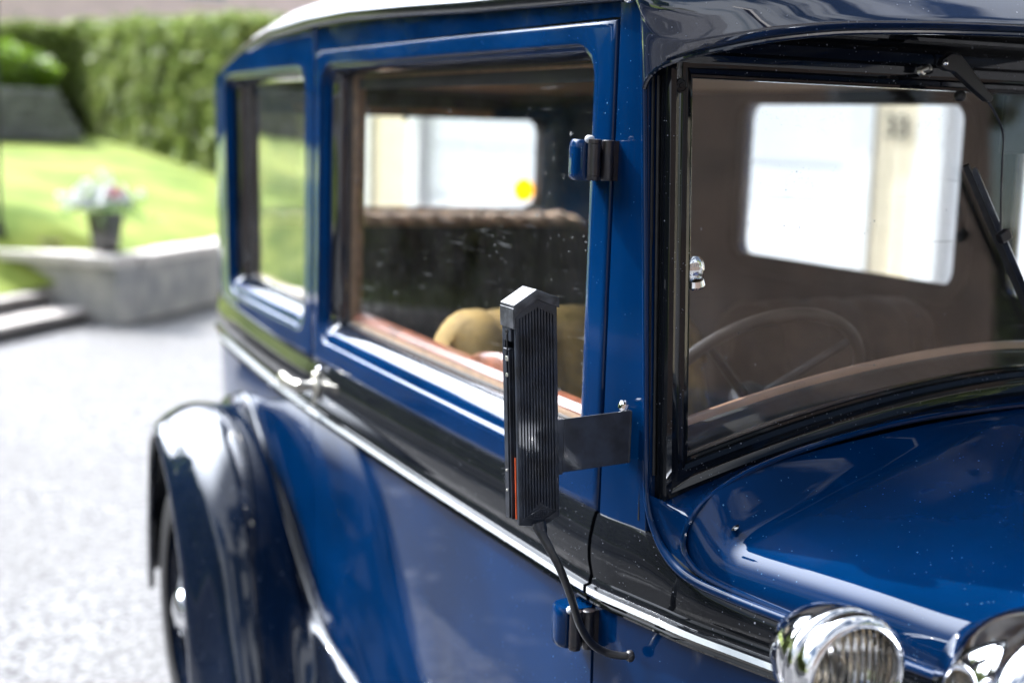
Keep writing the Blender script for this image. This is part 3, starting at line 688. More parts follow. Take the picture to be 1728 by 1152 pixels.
b = MB(); b.loft([[surf(u, z, d_) for z, d_ in ((1.766, .010), (1.790, .010), (1.790, .030), (1.740, .075), (1.735, .070), (1.766, .03))] for u in urange(UX(-.03), UX(-1.50), 24)], cv=True, cap=True); b.build('door_seal', M['rubber'], car)
# ---- quarter panel with window, both sides continue to the rear
qhole = (UX(-1.548), UX(-2.345), 1.139, 1.738, .055)
def Sq(u, z, depth=0., side=-1):
    # the top edge of this panel follows the falling roof rail
    z2 = z
    if z > 1.45:
        zt = railz(u) + .004; z2 = 1.45 + (z - 1.45) * ((zt - 1.45) / (1.83 - 1.45)) if z > 1.74 else z
        if z > 1.74: z2 = 1.74 + (z - 1.74) * ((max(zt, 1.7405) - 1.74) / (1.83 - 1.74)) if zt > 1.745 else 1.74 - (1.74 - zt) * (z - 1.74) / .09
    if depth == 0. or True:
        return surf(u, z2, depth, side)
qp = panel('quarter_panel', (UX(-1.474), UX(-2.47), BZ, 1.83), qhole, STEP, M['blue'], car, S=Sq)
pane('window_glass', qhole, .036, .0485, .004, M['glassq'], qp)
hole_band('window_channel', qhole, [(.044, .0535), (.050, .0535), (.052, .058), (.044, .058)], M['rubber'], qp)
hole_band('window_trim', qhole, [(.040, .060), (.058, .0605), (.064, .066), (.066, .076), (.060, .086), (.030, .088), (.02, .06)], M['trimedge'], qp)
# rear corner and back panel, as a grid with the rear window on the centre line
def skin(name, us, zs, mat, parent, side=-1, th=.04, ztop=None, zbot=None):
    b = MB(); R = []
    for u in us:
        zt = ztop(u) if ztop else zs[-1]; zb = zbot(u) if zbot else zs[0]
        q = [zb + (zt - zb) * (z - zs[0]) / (zs[-1] - zs[0]) for z in zs]
        R.append([surf(u, z, 0, side) for z in q] + [surf(u, z, th, side) for z in reversed(q)])
    b.loft(R, cv=True, cap=True); return b.build(name, mat, parent, auto=50)
UC = UX(-2.47) + .002
rwu = UEND - .535
for side in (-1, 1):
    rp = skin('rear_corner_panel', urange(UC if side < 0 else UX(-2.0), rwu, 24), [BZ + (1.8 - BZ) * i / 10 for i in range(11)], M['blue'], car, side, ztop=lambda u: railz(u) + .004)
    skin('rear_panel', urange(rwu, UEND, 8), [1.342, 1.28, 1.2, BZ][::-1], M['blue'], car, side)
    skin('rear_header', urange(rwu, UEND, 8), [1.645, 1.70], M['blue'], car, side, ztop=lambda u: railz(u) + .004)
b = MB(); b.box((-2.862, 0, 1.495), (.004, .53, .155)); rg = b.build('rear_window', M['glassp'], car, smooth=False)
b = MB()
b.lathe([(.0, .0), (.039, .0), (.039, .0015), (.0, .0015)], (-2.852, .482, 1.409), (1, 0, 0), 32); b.build('sticker', M['yellow'], rg)
def trim_frame(name, x, y0, y1, z0, z1, r, w, th, mat, parent):
    """rounded frame standing in a y-z plane"""
    def ring(e, xx):
        return [(xx, p[0], p[1]) for p in rrect(y0 - e, y1 + e, z0 - e, z1 + e, r + e, 10, 6)]
    b = MB(); b.loft([ring(0, x), ring(0, x + th * .7), ring(w * .2, x + th), ring(w * .8, x + th), ring(w, x + th * .7), ring(w, x)], cv=True, cu=True)
    return b.build(name, mat, parent, auto=40)
trim_frame('window_trim', -2.852, -.525, .525, 1.348, 1.652, .05, .024, .018, M['trimedge'], rg)

# ---- belt band: black convex moulding with white pinstripe
BAND = [(1.0905, -.004), (1.0885, .0025), (1.084, .0042), (1.070, .0078), (1.052, .0112), (1.036, .0120), (1.020, .0108), (1.006, .0078), (.9985, .0060),
        (.9960, .0056), (.9940, .0066), (.9912, .0078), (.9882, .0082), (.9856, .0082), (.9842, .0108), (.9835, .0150), (.9825, .0168), (.9740, .0168), (.9730, .0162), (.9690, .0138), (.9668, .0092), (.9655, .0100), (.9625, .0112), (.9590, .0098), (.957, .005), (.9565, -.004)]
def bandz(u, z):
    x = -u
    z = z + .022 * sstep(1.5, 2.5, u)
    if x > .0 and z > 1.0:
        top = interp([(0, 1.088), (.04, 1.078), (.08, 1.062), (.12, 1.050), (.2, 1.042), (.35, 1.038), (1.3, 1.036)], x)
        z = 1.0 + (z - 1.0) * (top - 1.0) / (1.088 - 1.0)
    return z
STR = [i for i, q_ in enumerate(BAND) if q_[0] == .9825][0]
def band(name, us, side, parent):
    R = [[surf(u, bandz(u, z), -o, side) for z, o in BAND] for u in us]
    n = len(BAND); b = MB(); vs = [p for r in R for p in r]; fs = []; 
    b.v = list(vs)
    for i in range(len(R) - 1):
        for j in range(n):
            a, c = i * n + j, i * n + (j + 1) % n
            b.f.append((a, c, c + n, a + n)); b.k.append(1 if j == STR else 0)
    b.f.append(tuple(range(n))); b.k.append(0); b.f.append(tuple(range((len(R) - 1) * n, len(R) * n))); b.k.append(0)
    return b.build(name, [M['black'], M['cream']], parent, auto=28)
band('belt_moulding', urange(DG[0] + .001, DG[1] - .001, 30), -1, droot)
band('belt_moulding', urange(UX(-1.474), UEND, 50), -1, qp)
# ---- lower skins
skin('lower_door_panel', urange(DG[0], DG[1], 30), [.40, .46, .55, .65, .75, .85, .92, .962], M['blue'], droot)
skin('lower_quarter_panel', urange(UX(-1.474), UEND, 40), [.40, .46, .55, .65, .75, .85, .92, .962], M['blue'], qp, zbot=lambda u: .40)
# ---- cowl side and pillar
XP = -.098
cs = skin('cowl_side', urange(UX(.9), UX(XP), 30), [.40, .46, .55, .65, .75, .85, .92, .962], M['blue'], car)
band('belt_moulding', urange(UX(.9), UX(XP), 40), -1, cs)
skin('lower_side_panel', urange(UX(.9), UEND, 60), [.40, .55, .7, .85, .962], M['blue'], car, side=1)
band('belt_moulding', urange(UX(.9), UEND, 70), 1, bpy.data.objects['lower_side_panel'])
def xf(z): return -(z - 1.135) * .075 - .002          # front edge of the pillar leans back
b = MB(); R = []
for i in range(15):
    z = BZ + (1.80 - BZ) * i / 14; x1 = xf(z)
    zz = z
    q = [surf(UX(XP), zz, .03), surf(UX(XP), zz, .0015), surf(UX(XP - .0 + .0015), zz, 0)]
    for k in range(1, 5): q.append(surf(UX(XP + .0015) + (UX(x1) - UX(XP + .0015)) * k / 4, zz, 0))
    q += [surf(UX(x1 + .003), zz, .004), surf(UX(x1 + .003), zz, .03)]
    R.append(q)
b.loft(R, cv=True, cap=True); pil = b.build('windscreen_pillar', M['blue'], car, auto=40)
# outer bead: down the pillar and sweeping forward along the cowl
def bead_pts():
    P = []
    for i in range(13):
        z = 1.80 - (1.80 - 1.15) * i / 12; p = surf(UX(xf(z) + .004), z, -.001); P.append(p)
    for x, z in ((.010, 1.125), (.022, 1.100), (.042, 1.076), (.072, 1.058), (.11, 1.048), (.16, 1.0435), (.22, 1.0405), (.30, 1.0385), (.45, 1.037), (.7, 1.036), (.9, 1.036)):
        P.append(surf(UX(x), z, -.005))
    return P
BP = crom(bead_pts(), 4)
b = MB(); b.tube(BP, [.0045 + .0025 * sstep(1.12, 1.05, p[2]) for p in BP], 10); b.build('cowl_bead', M['blue'], cs)
# dark gap behind gaps (body frame seen through shut lines)
for xg in (-.102, -1.471):
    b = MB(); b.loft([[surf(UX(xg) + du, z, dp) for du, dp in ((-.010, .008), (.010, .008), (.010, .016), (-.010, .016))] for z in [.42 + 1.37 * i / 30 for i in range(31)]], cv=True, cap=True)
    b.build('shut_line_rubber', M['rubber'], car, smooth=False)

# ---- windscreen frame (plane leans back with RAKE)
def wx(z): return -(z - 1.20) * RAKE
def gbot(y): return 1.288 - .098 * min(1.3, (abs(y) / .62)) ** 1.75
def wloop(w, x):
    P = []
    YW = .622 + w; zt = 1.699 + w * .9; n = 16
    for i in range(n): f = i / n; z = (gbot(YW) - w * 1.05) + (zt - gbot(YW) + w * 1.05) * f; P.append((x + wx(z), -YW, z))
    for i in range(n): f = i / n; P.append((x + wx(zt), -YW + 2 * YW * f, zt))
    for i in range(n): f = i / n; z = zt + ((gbot(YW) - w * 1.05) - zt) * f; P.append((x + wx(z), YW, z))
    for i in range(n * 3): f = i / (n * 3); y = YW - 2 * YW * f; z = gbot(y) - w * 1.05; P.append((x + wx(z), y, z))
    return P
FP = [(0, -.012), (0, .0035), (.0015, .0055), (.005, .006), (.007, .0105), (.013, .0135), (.020, .0125), (.027, .0150), (.034, .0180), (.041, .0165), (.044, .0125), (.0455, .006), (.0455, -.012)]
b = MB(); b.loft([wloop(w, x) for w, x in FP], cv=True, cu=True)
wf = b.build('windscreen_frame', M['black'], car, auto=32)
# glass pane
def gl_ring(f, x):
    L = wloop(.004, x); c = Vector((x + wx(1.45), 0, 1.47)); out = []
    for p in L:
        q = c + (Vector(p) - c) * f; out.append((x + wx(q.z), q.y, q.z))
    return out
b = MB(); b.loft([gl_ring(f, -.002) for f in (.001, .5, 1)] + [gl_ring(f, -.006) for f in (1, .5, .001)], cv=True)
wg = b.build('windscreen_glass', M['glassw'], wf, auto=30)
# ribs, rubber and slot between frame and pillar bead
b = MB()
for y, x, r in ((-.6705, -.004, .0022), (-.6745, -.010, .0018), (-.678, -.006, .0016)):
    b.tube([(x + wx(z), y - .0 , z) for z in (1.165, 1.3, 1.5, 1.70)], r, 6)
b.build('weather_strip', M['rubber'], wf)
b = MB(); R = []
for i in range(9):
    z = 1.10 + .68 * i / 8; R.append([(-.018 + wx(z), -.666, z), (-.018 + wx(z), -.685, z), (-.04 + wx(z), -.685, z), (-.04 + wx(z), -.666, z)])
b.loft(R, cv=True, cap=True); b.build('pillar_channel', M['black'], car, smooth=False)
# lap screw on the frame
b = MB(); cz = 1.688
ctr = Vector((.016 + wx(cz), -.6475, cz)); b.lathe([(.0, .002), (.0035, .002), (.004, .0008), (.0065, .0008), (.0075, .0022), (.009, .0022), (.0098, .0)], ctr - Vector((.0, 0, 0)), (1, 0, 0), 24); b.build('screw', M['black'], wf)
# header above the screen: stepped black ledges
HP = [(.004, 1.733), (.0095, 1.7415), (.015, 1.748), (.013, 1.7535), (.004, 1.756), (.004, 1.763), (.019, 1.766), (.021, 1.7705), (.018, 1.775), (.006, 1.777), (.006, 1.785), (.026, 1.788), (.029, 1.793), (.026, 1.80), (.026, 1.86), (-.04, 1.86), (-.04, 1.733)]
b = MB(); b.loft([[(x + wx(z) + .012, y, z) for x, z in HP] for y in [-.688 + 1.376 * i / 12 for i in range(13)]], cv=True, cap=True)
hd = b.build('header', M['black'], car, auto=30)

# ---- visor
lower = [(-.030, -.696, 1.684), (-.022, -.6965, 1.694), (-.010, -.695, 1.704), (.008, -.688, 1.714), (.035, -.668, 1.7245), (.065, -.638, 1.7345), (.10, -.590, 1.7465), (.135, -.52, 1.757), (.160, -.44, 1.762), (.178, -.34, 1.7655), (.19, -.2, 1.768), (.195, 0, 1.770)]
upper = [(-.040, -.7065, 1.800), (-.040, -.7065, 1.812), (-.040, -.705, 1.822), (-.040, -.700, 1.830), (-.03, -.675, 1.838), (-.02, -.642, 1.845), (-.012, -.595, 1.852), (-.005, -.52, 1.858), (0, -.44, 1.862), (0, -.34, 1.866), (0, -.2, 1.87), (0, 0, 1.872)]
lower = lower + [(x, -y, z) for x, y, z in reversed(lower[:-1])]; upper = upper + [(x, -y, z) for x, y, z in reversed(upper[:-1])]
lipz = [(-.026, -.7065, 1.782), (-.016, -.7075, 1.766), (-.002, -.7045, 1.753), (.013, -.697, 1.7445), (.038, -.677, 1.7425), (.068, -.645, 1.7485), (.104, -.596, 1.7590), (.139, -.525, 1.7680), (.164, -.443, 1.7725), (.182, -.342, 1.7755), (.194, -.2, 1.7775), (.199, 0, 1.7795)]
lipz = lipz + [(x, -y, z) for x, y, z in reversed(lipz[:-1])]
LW = crom(lower, 6); UP = crom(upper, 6); LZ = crom(lipz, 6)
R = []
for a, c, l in zip(UP, LW, LZ):
    a, c, l = Vector(a), Vector(c), Vector(l); sd = -1 if a.y < 0 else 1; cw = sstep(.42, .68, abs(a.y))
    L = (l - a).length
    outn = Vector((.62 - .25 * cw, sd * .75 * cw, .70 - .25 * cw)).normalized()
    ring = [a + (l - a) * f + outn * (L * math.sin(math.pi * f) ** .9 * (.10 + .20 * cw) + .004 * sstep(0, .2, f)) for f in (0, .1, .22, .36, .5, .64, .76, .87, .95)]
    o2 = Vector((outn.x, outn.y, 0)).normalized()
    ring += [l + o2 * .003 + outn * .003, l + o2 * .0055, l.lerp(c, .25) + o2 * .0050, l.lerp(c, .6) + o2 * .002, c.copy()]
    inn = [p - outn * .007 for p in reversed(ring[:-4])]
    R.append(ring + [c - o2 * .004] + inn)
b = MB(); b.loft(R, cv=True, cap=True); vis = b.build('sun_visor', M['visor'], car, auto=60)
b = MB(); b.tube([p + Vector((.0, 0, -.001)) for p in map(Vector, LW)], .0035, 8); b.build('visor_edge', M['fender'], vis)
b = MB(); b.sphere((-.052, -.712, 1.800), .0085, 14); b.build('screw', M['chrome'], vis)

# ---- roof
outl = []
us = urange(UX(-.02), UEND, 60)
for u in us: x, y = plan(u, 0, -1); outl.append((x, y, railz(u)))
outl = outl + [(x, -y, z) for x, y, z in reversed(outl[:-1])]
def roof_ring(i, dz, out=0.):
    R = []
    for x, y, z in outl:
        fx = 1 - i / 1.45; fy = 1 - i / .70
        cx = -1.4
        X = cx + (x - cx) * (fx if x < cx else 1) ; Y = y * fy
        sgn = 1 if y > 0 else -1
        R.append((X - (out if x < -2.7 else 0), Y + sgn * out * min(1, abs(y) / .4), z + dz))
    return R
rings = [roof_ring(.004, -.004), roof_ring(0, -.004, .004), roof_ring(0, -.002, .012), roof_ring(0, .004, .017), roof_ring(0, .012, .019), roof_ring(0, .018, .0165), roof_ring(0, .0195, .011), roof_ring(0, .0175, .006)]
b = MB(); b.loft(rings, cv=False); b.build('drip_rail', M['black'], car, auto=60)
RR = [roof_ring(0, .015, .008), roof_ring(.004, .030, .0), roof_ring(.018, .048), roof_ring(.045, .066), roof_ring(.09, .084), roof_ring(.16, .100), roof_ring(.26, .114), roof_ring(.38, .124), roof_ring(.52, .130), roof_ring(.66, .132), roof_ring(.69, .132)]
b = MB(); b.loft(RR, cv=False); rf = b.build('roof', M['roof'], car, auto=60)
b = MB(); b.loft([[(x * .985 - .01, y * .965, 1.742) for x, y, z in outl if True], [(-1.4, 0, 1.755) for _ in outl]], cv=True); b.build('headliner', M['headliner'], rf)

# ---- cowl and bonnet
CB = crom([(.30, -.606, 1.044), (.20, -.634, 1.049), (.145, -.652, 1.054), (.110, -.6630, 1.062), (.087, -.6690, 1.078), (.080, -.6700, 1.100), (.080, -.660, 1.125), (.081, -.632, 1.153), (.083, -.565, 1.186), (.085, -.448, 1.216), (.09, -.292, 1.240), (.095, -.12, 1.250), (.10, 0, 1.252)], 5)
CB = CB + [(x, -y, z) for x, y, z in reversed(CB[:-1])]
OB = [(-0.004 + wx(1.14), 0, 0)]
# lower edge of the screen frame and the bead on the pillar side as the moulding's rear edge
nC = len(CB)
def rear_edge(i):
    x, y, z = CB[i]; s = -1 if y < 0 else 1; ay = abs(y)
    if ay > .64 and z < 1.128:
        return None
    zz = gbot(ay) - .040; return (wx(zz) + .004, s * min(ay * 1.045, .668), zz)
OBc = crom([(.30, 1.0385), (.20, 1.041), (.145, 1.0445), (.100, 1.050), (.066, 1.060), (.040, 1.0775), (.022, 1.100), (.010, 1.125), (.004, 1.142)], 5)
half = (nC + 1) // 2; RE = []
k1 = 5 * 6
for i in range(half):
    if i <= k1:
        f = i / k1 * (len(OBc) - 1); a = OBc[int(f)]; c = OBc[min(int(f) + 1, len(OBc) - 1)]; g_ = f - int(f)
        x = a[0] + (c[0] - a[0]) * g_; z = a[1] + (c[1] - a[1]) * g_; p = surf(UX(x), z, -.002); RE.append(Vector(p))
    else:
        f = (i - k1) / (half - 1 - k1); y = -(.690 - .690 * f); zz = gbot(abs(y)) - .043; RE.append(Vector((wx(zz) + .006, y, zz)))
RE = RE + [Vector((p.x, -p.y, p.z)) for p in reversed(RE[:-1])]
R = [[], [], [], [], [], []]
for a, c in zip(RE, CB):
    c = Vector(c); dn = Vector((.25, 0, .25)) if abs(c.y) < .6 else Vector((0, -.3 if c.y < 0 else .3, 0))
    for k, (f, s) in enumerate(((0, 0), (.25, -.002), (.5, -.0035), (.75, -.003), (.92, -.001), (1, 0))):
        R[k].append(a + (c - a) * f + dn * s * 3)
b = MB(); b.loft(R); b.build('cowl_moulding', M['blue'], cs, auto=60)
b = MB(); b.tube([Vector(p) for p in CB], .0042, 8); b.build('bonnet_bead', M['blue'], cs)
def prof_bonnet(x):
    W_ = interp([(.05, .674), (.11, .663), (.23, .626), (.4, .577), (.5, .554), (.7, .504), (1.0, .424)], x) - .002
    zt = interp([(.05, 1.252), (.2, 1.243), (.4, 1.228), (.7, 1.214), (1.0, 1.205)], x); w = sstep(.070, .150, x); s = W_ / .665
    def P(zs, shoulder, fs):
        h = zt - zs
        return [(W_ + .002, .99), (W_ + .001, 1.03), (W_, 1.042), (W_ - .002, zs - .024), (W_ - .007, zs + .001), (W_ - shoulder, zs + .020)] + [(a, zs + h * f) for a, f in zip((W_ - .044, .565 * s, .448 * s, .292 * s, .14 * s, 0), fs)]
    A = P(interp([(.05, 1.128), (.2, 1.106), (1, 1.08)], x), .020, (.35, .52, .70, .87, .965, 1))
    y0 = W_ - .045; B = [(W_ + .002, .99), (W_ + .001, 1.03), (W_, 1.044), (W_ - .001, 1.060), (W_ - .008, 1.081), (W_ - .021, 1.097), (y0, 1.110)] + [(k * W_, 1.110 + (zt - 1.110) * (1 - (k * W_ / y0) ** 1.7)) for k in (.85, .67, .44, .21)] + [(0, zt)]
    return [(a[0] * (1 - w) + b_[0] * w, a[1] * (1 - w) + b_[1] * w) for a, b_ in zip(A, B)]
R = []
for i in range(41):
    x0 = i / 40
    pr = crom(prof_bonnet(.08 + .92 * x0), 5)
    pr = [(-y, z) for y, z in pr] + [(y, z) for y, z in reversed(pr[:-1])]
    R.append([(.08 + .92 * x0, y, z) for y, z in pr])
# the rear ring follows the cowl bead: pull the first stations back/forward so that the skin ends on it
def bead_x(y, z):
    best = min(CB, key=lambda p: (abs(p[1]) - abs(y)) ** 2 + (p[2] - z) ** 2); return best[0]
R[0] = [(bead_x(y, z) if z > 1.04 else .30, y, z) for x, y, z in R[0]]
out = []
for i in range(1, 41):
    ring = []
    for j, (x, y, z) in enumerate(R[i]):
        f = i / 40; xs = R[0][j][0]; X = xs + (1.0 - xs) * f
        ring.append((X, j))
    out.append(ring)
def bon_at(x, j):
    pr = crom(prof_bonnet(x), 5); n = len(pr)
    jj = j if j < n else 2 * n - 2 - j; s = -1 if j < n else 1
    return (x, s * pr[jj][0], pr[jj][1])
RB = []
n0 = len(R[0])
for i in range(41):
    f = i / 40; RB.append([bon_at(R[0][j][0] + (1.0 - R[0][j][0]) * f ** 1.3, j) for j in range(n0)])
b = MB(); b.loft(RB); bon = b.build('bonnet', M['blue'], car, auto=60)
b = MB(); b.lathe([(.0, .0014), (.0032, .0014), (.0048, .0006), (.006, .0)], (.128, -.6225, 1.1225), (-.1, -.62, .78), 18); b.build('screw', M['black'], bon)
# bonnet end / radiator shell beyond the frame
b = MB(); q = crom(prof_bonnet(1.0), 5); q = [(-y, z) for y, z in q] + [(y, z) for y, z in reversed(q[:-1])]
b.loft([[(1.0, y * 1.0, z) for y, z in q], [(1.02, y * 1.03, z * 1.004) for y, z in q], [(1.10, y * 1.03, z * 1.004) for y, z in q], [(1.115, y * .98, z * .995) for y, z in q], [(1.115, y * .9, z * .98) for y, z in q]]); b.build('radiator_shell', M['chrome'], car)

# ---- cowl lamp
lc = Vector((.460, -.702, 1.064))
ax = Vector((1, -.05, -.02)).normalized()
b = MB(); b.lathe([(.0, -.105), (.012, -.103), (.028, -.094), (.044, -.078), (.0560, -.056), (.0625, -.034), (.0645, -.022), (.0645, -.018), (.0665, -.016), (.0675, -.010), (.0665, -.004), (.0640, -.003)], lc, ax, 64)
lamp = b.build('cowl_lamp', M['chrome'], car, auto=60)
b = MB(); b.lathe([(.0640, -.004), (.0665, .002), (.0672, .010), (.0655, .018), (.0610, .0235), (.0560, .024), (.0535, .020), (.0528, .012), (.0528, .002)], lc, ax, 64); b.build('lamp_rim', M['chrome'], lamp, auto=60)
b = MB(); b.lathe([(.0527, .011), (.040, .0165), (.025, .0195), (.010, .021), (0, .0212), (0, .0192), (.010, .019), (.025, .0175), (.040, .0145), (.0527, .009)], lc, ax, 48); b.build('lamp_lens', M['lens'], lamp)
b = MB(); b.lathe([(.0527, .004), (.047, -.012), (.036, -.027), (.022, -.037), (.008, -.041), (0, -.0415)], lc, ax, 48); b.build('reflector', M['reflector'], lamp)
b = MB(); b.sphere(lc + ax * -.012 + Vector((0, 0, -.004)), .0105, 14); b.tube([lc + ax * -.04, lc + ax * -.02], .007, 10); b.build('bulb', M['bulb'], lamp)
b = MB(); b.tube([lc + Vector((-.03, 0, -.055)), lc + Vector((-.03, .0, -.085)), lc + Vector((-.03, .03, -.105)), lc + Vector((-.03, .13, -.11))], [.012, .009, .009, .012], 12); b.build('lamp_stalk', M['chrome'], lamp)
# ---- headlamp, mostly outside the frame
hc = Vector((.640, -.560, 1.055))
ax2 = Vector((1, -.0, 0)).normalized()
b = MB(); b.lathe([(.0, -.16), (.03, -.155), (.07, -.125), (.098, -.075), (.108, -.03), (.109, -.012), (.1135, -.008), (.1165, .0), (.1165, .008), (.1135, .017), (.107, .023), (.098, .0255), (.090, .0245), (.0865, .020), (.0855, .012), (.085, .0)], hc, ax2, 72); hl = b.build('headlamp', M['chrome'], car, auto=60)
b = MB(); b.lathe([(.0858, .014), (.080, .015), (.078, .010), (.0775, .0)], hc, ax2, 72); b.build('lamp_gasket', M['rubber'], hl)
b = MB(); b.lathe([(.0785, .010), (.06, .017), (.035, .022), (0, .025), (0, .022), (.035, .019), (.06, .014), (.0785, .007)], hc, ax2, 48); b.build('lamp_lens', M['lens'], hl)
b = MB(); b.lathe([(.088, .0), (.08, -.03), (.06, -.06), (.03, -.085), (0, -.09)], hc, ax2, 48); b.build('reflector', M['reflector'], hl)
b = MB(); b.tube([hc + Vector((-.05, 0, -.09)), hc + Vector((-.05, 0, -.30)), hc + Vector((-.05, .2, -.42))], .018, 12); b.build('lamp_bar', M['chrome'], hl)

# ---- upper and lower door hinges
def hinge(z0, z1, xb):
    h = z1 - z0; zc = (z0 + z1) / 2
    b = MB()
    # strap on the door: rounded blue leaf
    prof = crom([(-.002, -.702), (-.002, -.738), (-.006, -.747), (-.018, -.752), (-.040, -.748), (-.052, -.734), (-.056, -.702)], 4)
    b.loft([[(xb + x * k_ + (1 - k_) * -.02, -.715 + (y + .715) * k_, z) for x, y in prof] for z, k_ in ((z0 + .000, .90), (z0 + .004, .98), (z0 + .010, 1), (z1 - .012, 1), (z1 - .004, .98), (z1 - .0, .92))], cv=True, cap=True)
    hg = b.build('door_hinge', M['blue'], droot, auto=45)
    b = MB(); b.lathe([(0, 0), (.0082, 0), (.0088, .001), (.0088, h * .10), (.0080, h * .105), (.0080, h * .11), (.0088, h * .115), (.0088, h * .885), (.008, h * .89), (.0088, h * .9), (.0088, h * .995), (.0078, h), (0, h)], (xb + .006, -.7335, z0 + .001), (0, 0, 1), 22)
    b.build('hinge_barrel', M['hingemetal'], hg, auto=45)
    b = MB(); b.lathe([(0, 0), (.0075, 0), (.0085, .0012), (.0085, h * .97), (.0075, h * .985), (0, h * .985)], (xb + .0075, -.7135, z0 + .001), (0, 0, 1), 22); b.box((xb + .004, -.706, zc), (.006, .011, h * .485)); b.build('hinge_leaf', M['hingemetal'], hg, auto=45)
    b = MB(); b.sphere((xb + .0, -.738, z1 + .0005), .0072, 14, (1, 1, .85)); b.build('hinge_pin', simple('chalky_metal', (.50, .52, .56), .5, var=.25, scale=90, bump=.5) if 'chalky_metal' not in bpy.data.materials else bpy.data.materials['chalky_metal'], hg)
    return hg
hinge(1.5575, 1.6130, -.098)
hinge(.9030, .9520, -.100) if False else hinge(.892, .9575 - .008, -.098)

# ---- door handle
M['handle'] = M['nickel']
b = MB(); b.lathe([(0, 0), (.021, 0), (.022, .002), (.020, .006), (.013, .009), (.011, .018), (.0115, .030), (.014, .036), (.014, .046), (.010, .052), (0, .053)], (-1.395, -.712, 1.040), (0, -1, 0), 24)
hb = b.build('door_handle', M['handle'], droot)
b = MB()
ring = []
for t, w, h in ((-.014, .010, .013), (0, .013, .0165), (.02, .0125, .0135), (.05, .011, .0145), (.08, .0105, .0185), (.105, .010, .0205), (.115, .008, .018), (.119, .003, .010)):
    c = Vector((-1.395 - t, -.7565 - .006 * math.sin(t * 20), 1.040 - .02 * t)); ring.append([c + Vector((0, w * math.cos(a), h * math.sin(a))) for a in [2 * math.pi * j / 14 for j in range(14)]])
b.loft(ring, cv=True, cap=True); b.build('lever', M['handle'], hb)
b = MB(); b.lathe([(0, 0), (.006, 0), (.0085, .004), (.0085, .008), (.005, .012), (0, .013)], (-1.37, -.708, 1.079), (0, -1, .1), 16); b.build('lock_knob', M['chrome'], hb)
# plate
b = MB(); b.box((-1.395, -.7165, 1.035), (.011, .004, .036)); b.build('escutcheon', M['handle'], hb, bevel=.004)

# ---- rear fender
SE = [(-2.56, .30), (-2.54, .50), (-2.47, .68), (-2.36, .80), (-2.22, .865), (-2.10, .870), (-2.015, .828), (-1.907, .767), (-1.803, .698), (-1.662, .614), (-1.524, .536), (-1.377, .470), (-1.169, .430), (-1.02, .420)]
LI = [(-2.32, -.900, .30), (-2.315, -.902, .46), (-2.295, -.905, .60), (-2.25, -.912, .70), (-2.17, -.922, .772), (-2.06, -.932, .808), (-1.97, -.940, .800), (-1.88, -.944, .762), (-1.79, -.947, .705), (-1.70, -.950, .625), (-1.62, -.952, .52), (-1.56, -.954, .40), (-1.51, -.955, .30), (-1.42, -.955, .285)]
CR = [(-2.48, .30), (-2.48, .49), (-2.425, .64), (-2.325, .762), (-2.20, .834), (-2.07, .868), (-1.95, .872), (-1.83, .853), (-1.72, .812), (-1.61, .738), (-1.52, .645), (-1.43, .49), (-1.31, .335), (-1.19, .23)]
OC = Vector((-1.95, 0, .38)); R = []
for (sx, sz), (lx, ly, lz), (cx_, cz_) in zip(SE, LI, CR):
    S_ = Vector((sx, surf(UX(sx), sz)[1] + .002, sz)); L_ = Vector((lx, ly, lz)); C_ = Vector((cx_, -.845, cz_))
    rc = (Vector((cx_, 0, cz_)) - OC).normalized(); rl = (Vector((lx, 0, lz)) - OC).normalized()
    sf = Vector((sx, 0, sz)); cf = Vector((cx_, 0, cz_))
    def Y(v, y): return Vector((v.x, y, v.z))
    yo = interp([(0, .036), (3, .030), (5, .012), (6, .0)], len(R)); rb_ = interp([(0, 0), (6, 0), (9, 1), (13, 1)], len(R))
    pts = [S_, Y(sf.lerp(cf, .06), -.7045) - rc * .006 * rb_, Y(sf.lerp(cf, .40 + .12 * rb_), -.718) - rc * .014 * rb_, Y(sf.lerp(cf, .80), -.734) - rc * .003, Y(cf, -.768) + rc * .002, Y(cf, -.832) + rc * .010, Y(cf, -.890 + yo * .5) - rc * .008, Y(cf.lerp(Vector((lx, 0, lz)), .50), -.930 + yo), L_ + rl * .020 + Vector((0, -.010 + yo * .5, 0)), L_ + Vector((0, -.006, 0)), L_ - rl * .004 + Vector((0, -.003, 0)), L_ + Vector((0, .004, 0))]
    R.append([tuple(p) for p in pts])
# dense along and across
R = [crom(r, 3) for r in R]; cols = list(zip(*R)); cols = [crom(list(c), 5) for c in cols]; R = list(zip(*cols))
R2 = [[Vector(p) for p in r] for r in R]
b = MB(); b.loft(R2); fe = b.build('rear_fender', M['fender'], car, auto=60)
so = fe.modifiers.new('s', 'SOLIDIFY'); so.thickness = .004; so.offset = 1
b = MB(); b.tube([r[0] + Vector((0, -.003, .003)) for r in R2], [.0055 - .0025 * sstep(.5, .9, i / len(R2)) for i in range(len(R2))], 8); b.build('fender_welt', M['fender'], fe)
b = MB(); b.tube([r[-4] for r in R2], .006, 8); b.build('fender_lip', M['fender'], fe)
# left fender, same shell mirrored, only a silhouette from beside the car
b = MB(); b.loft([[Vector((p.x, -p.y, p.z)) for p in r] for r in R2]); b.build('rear_fender', M['fender'], car, auto=60)
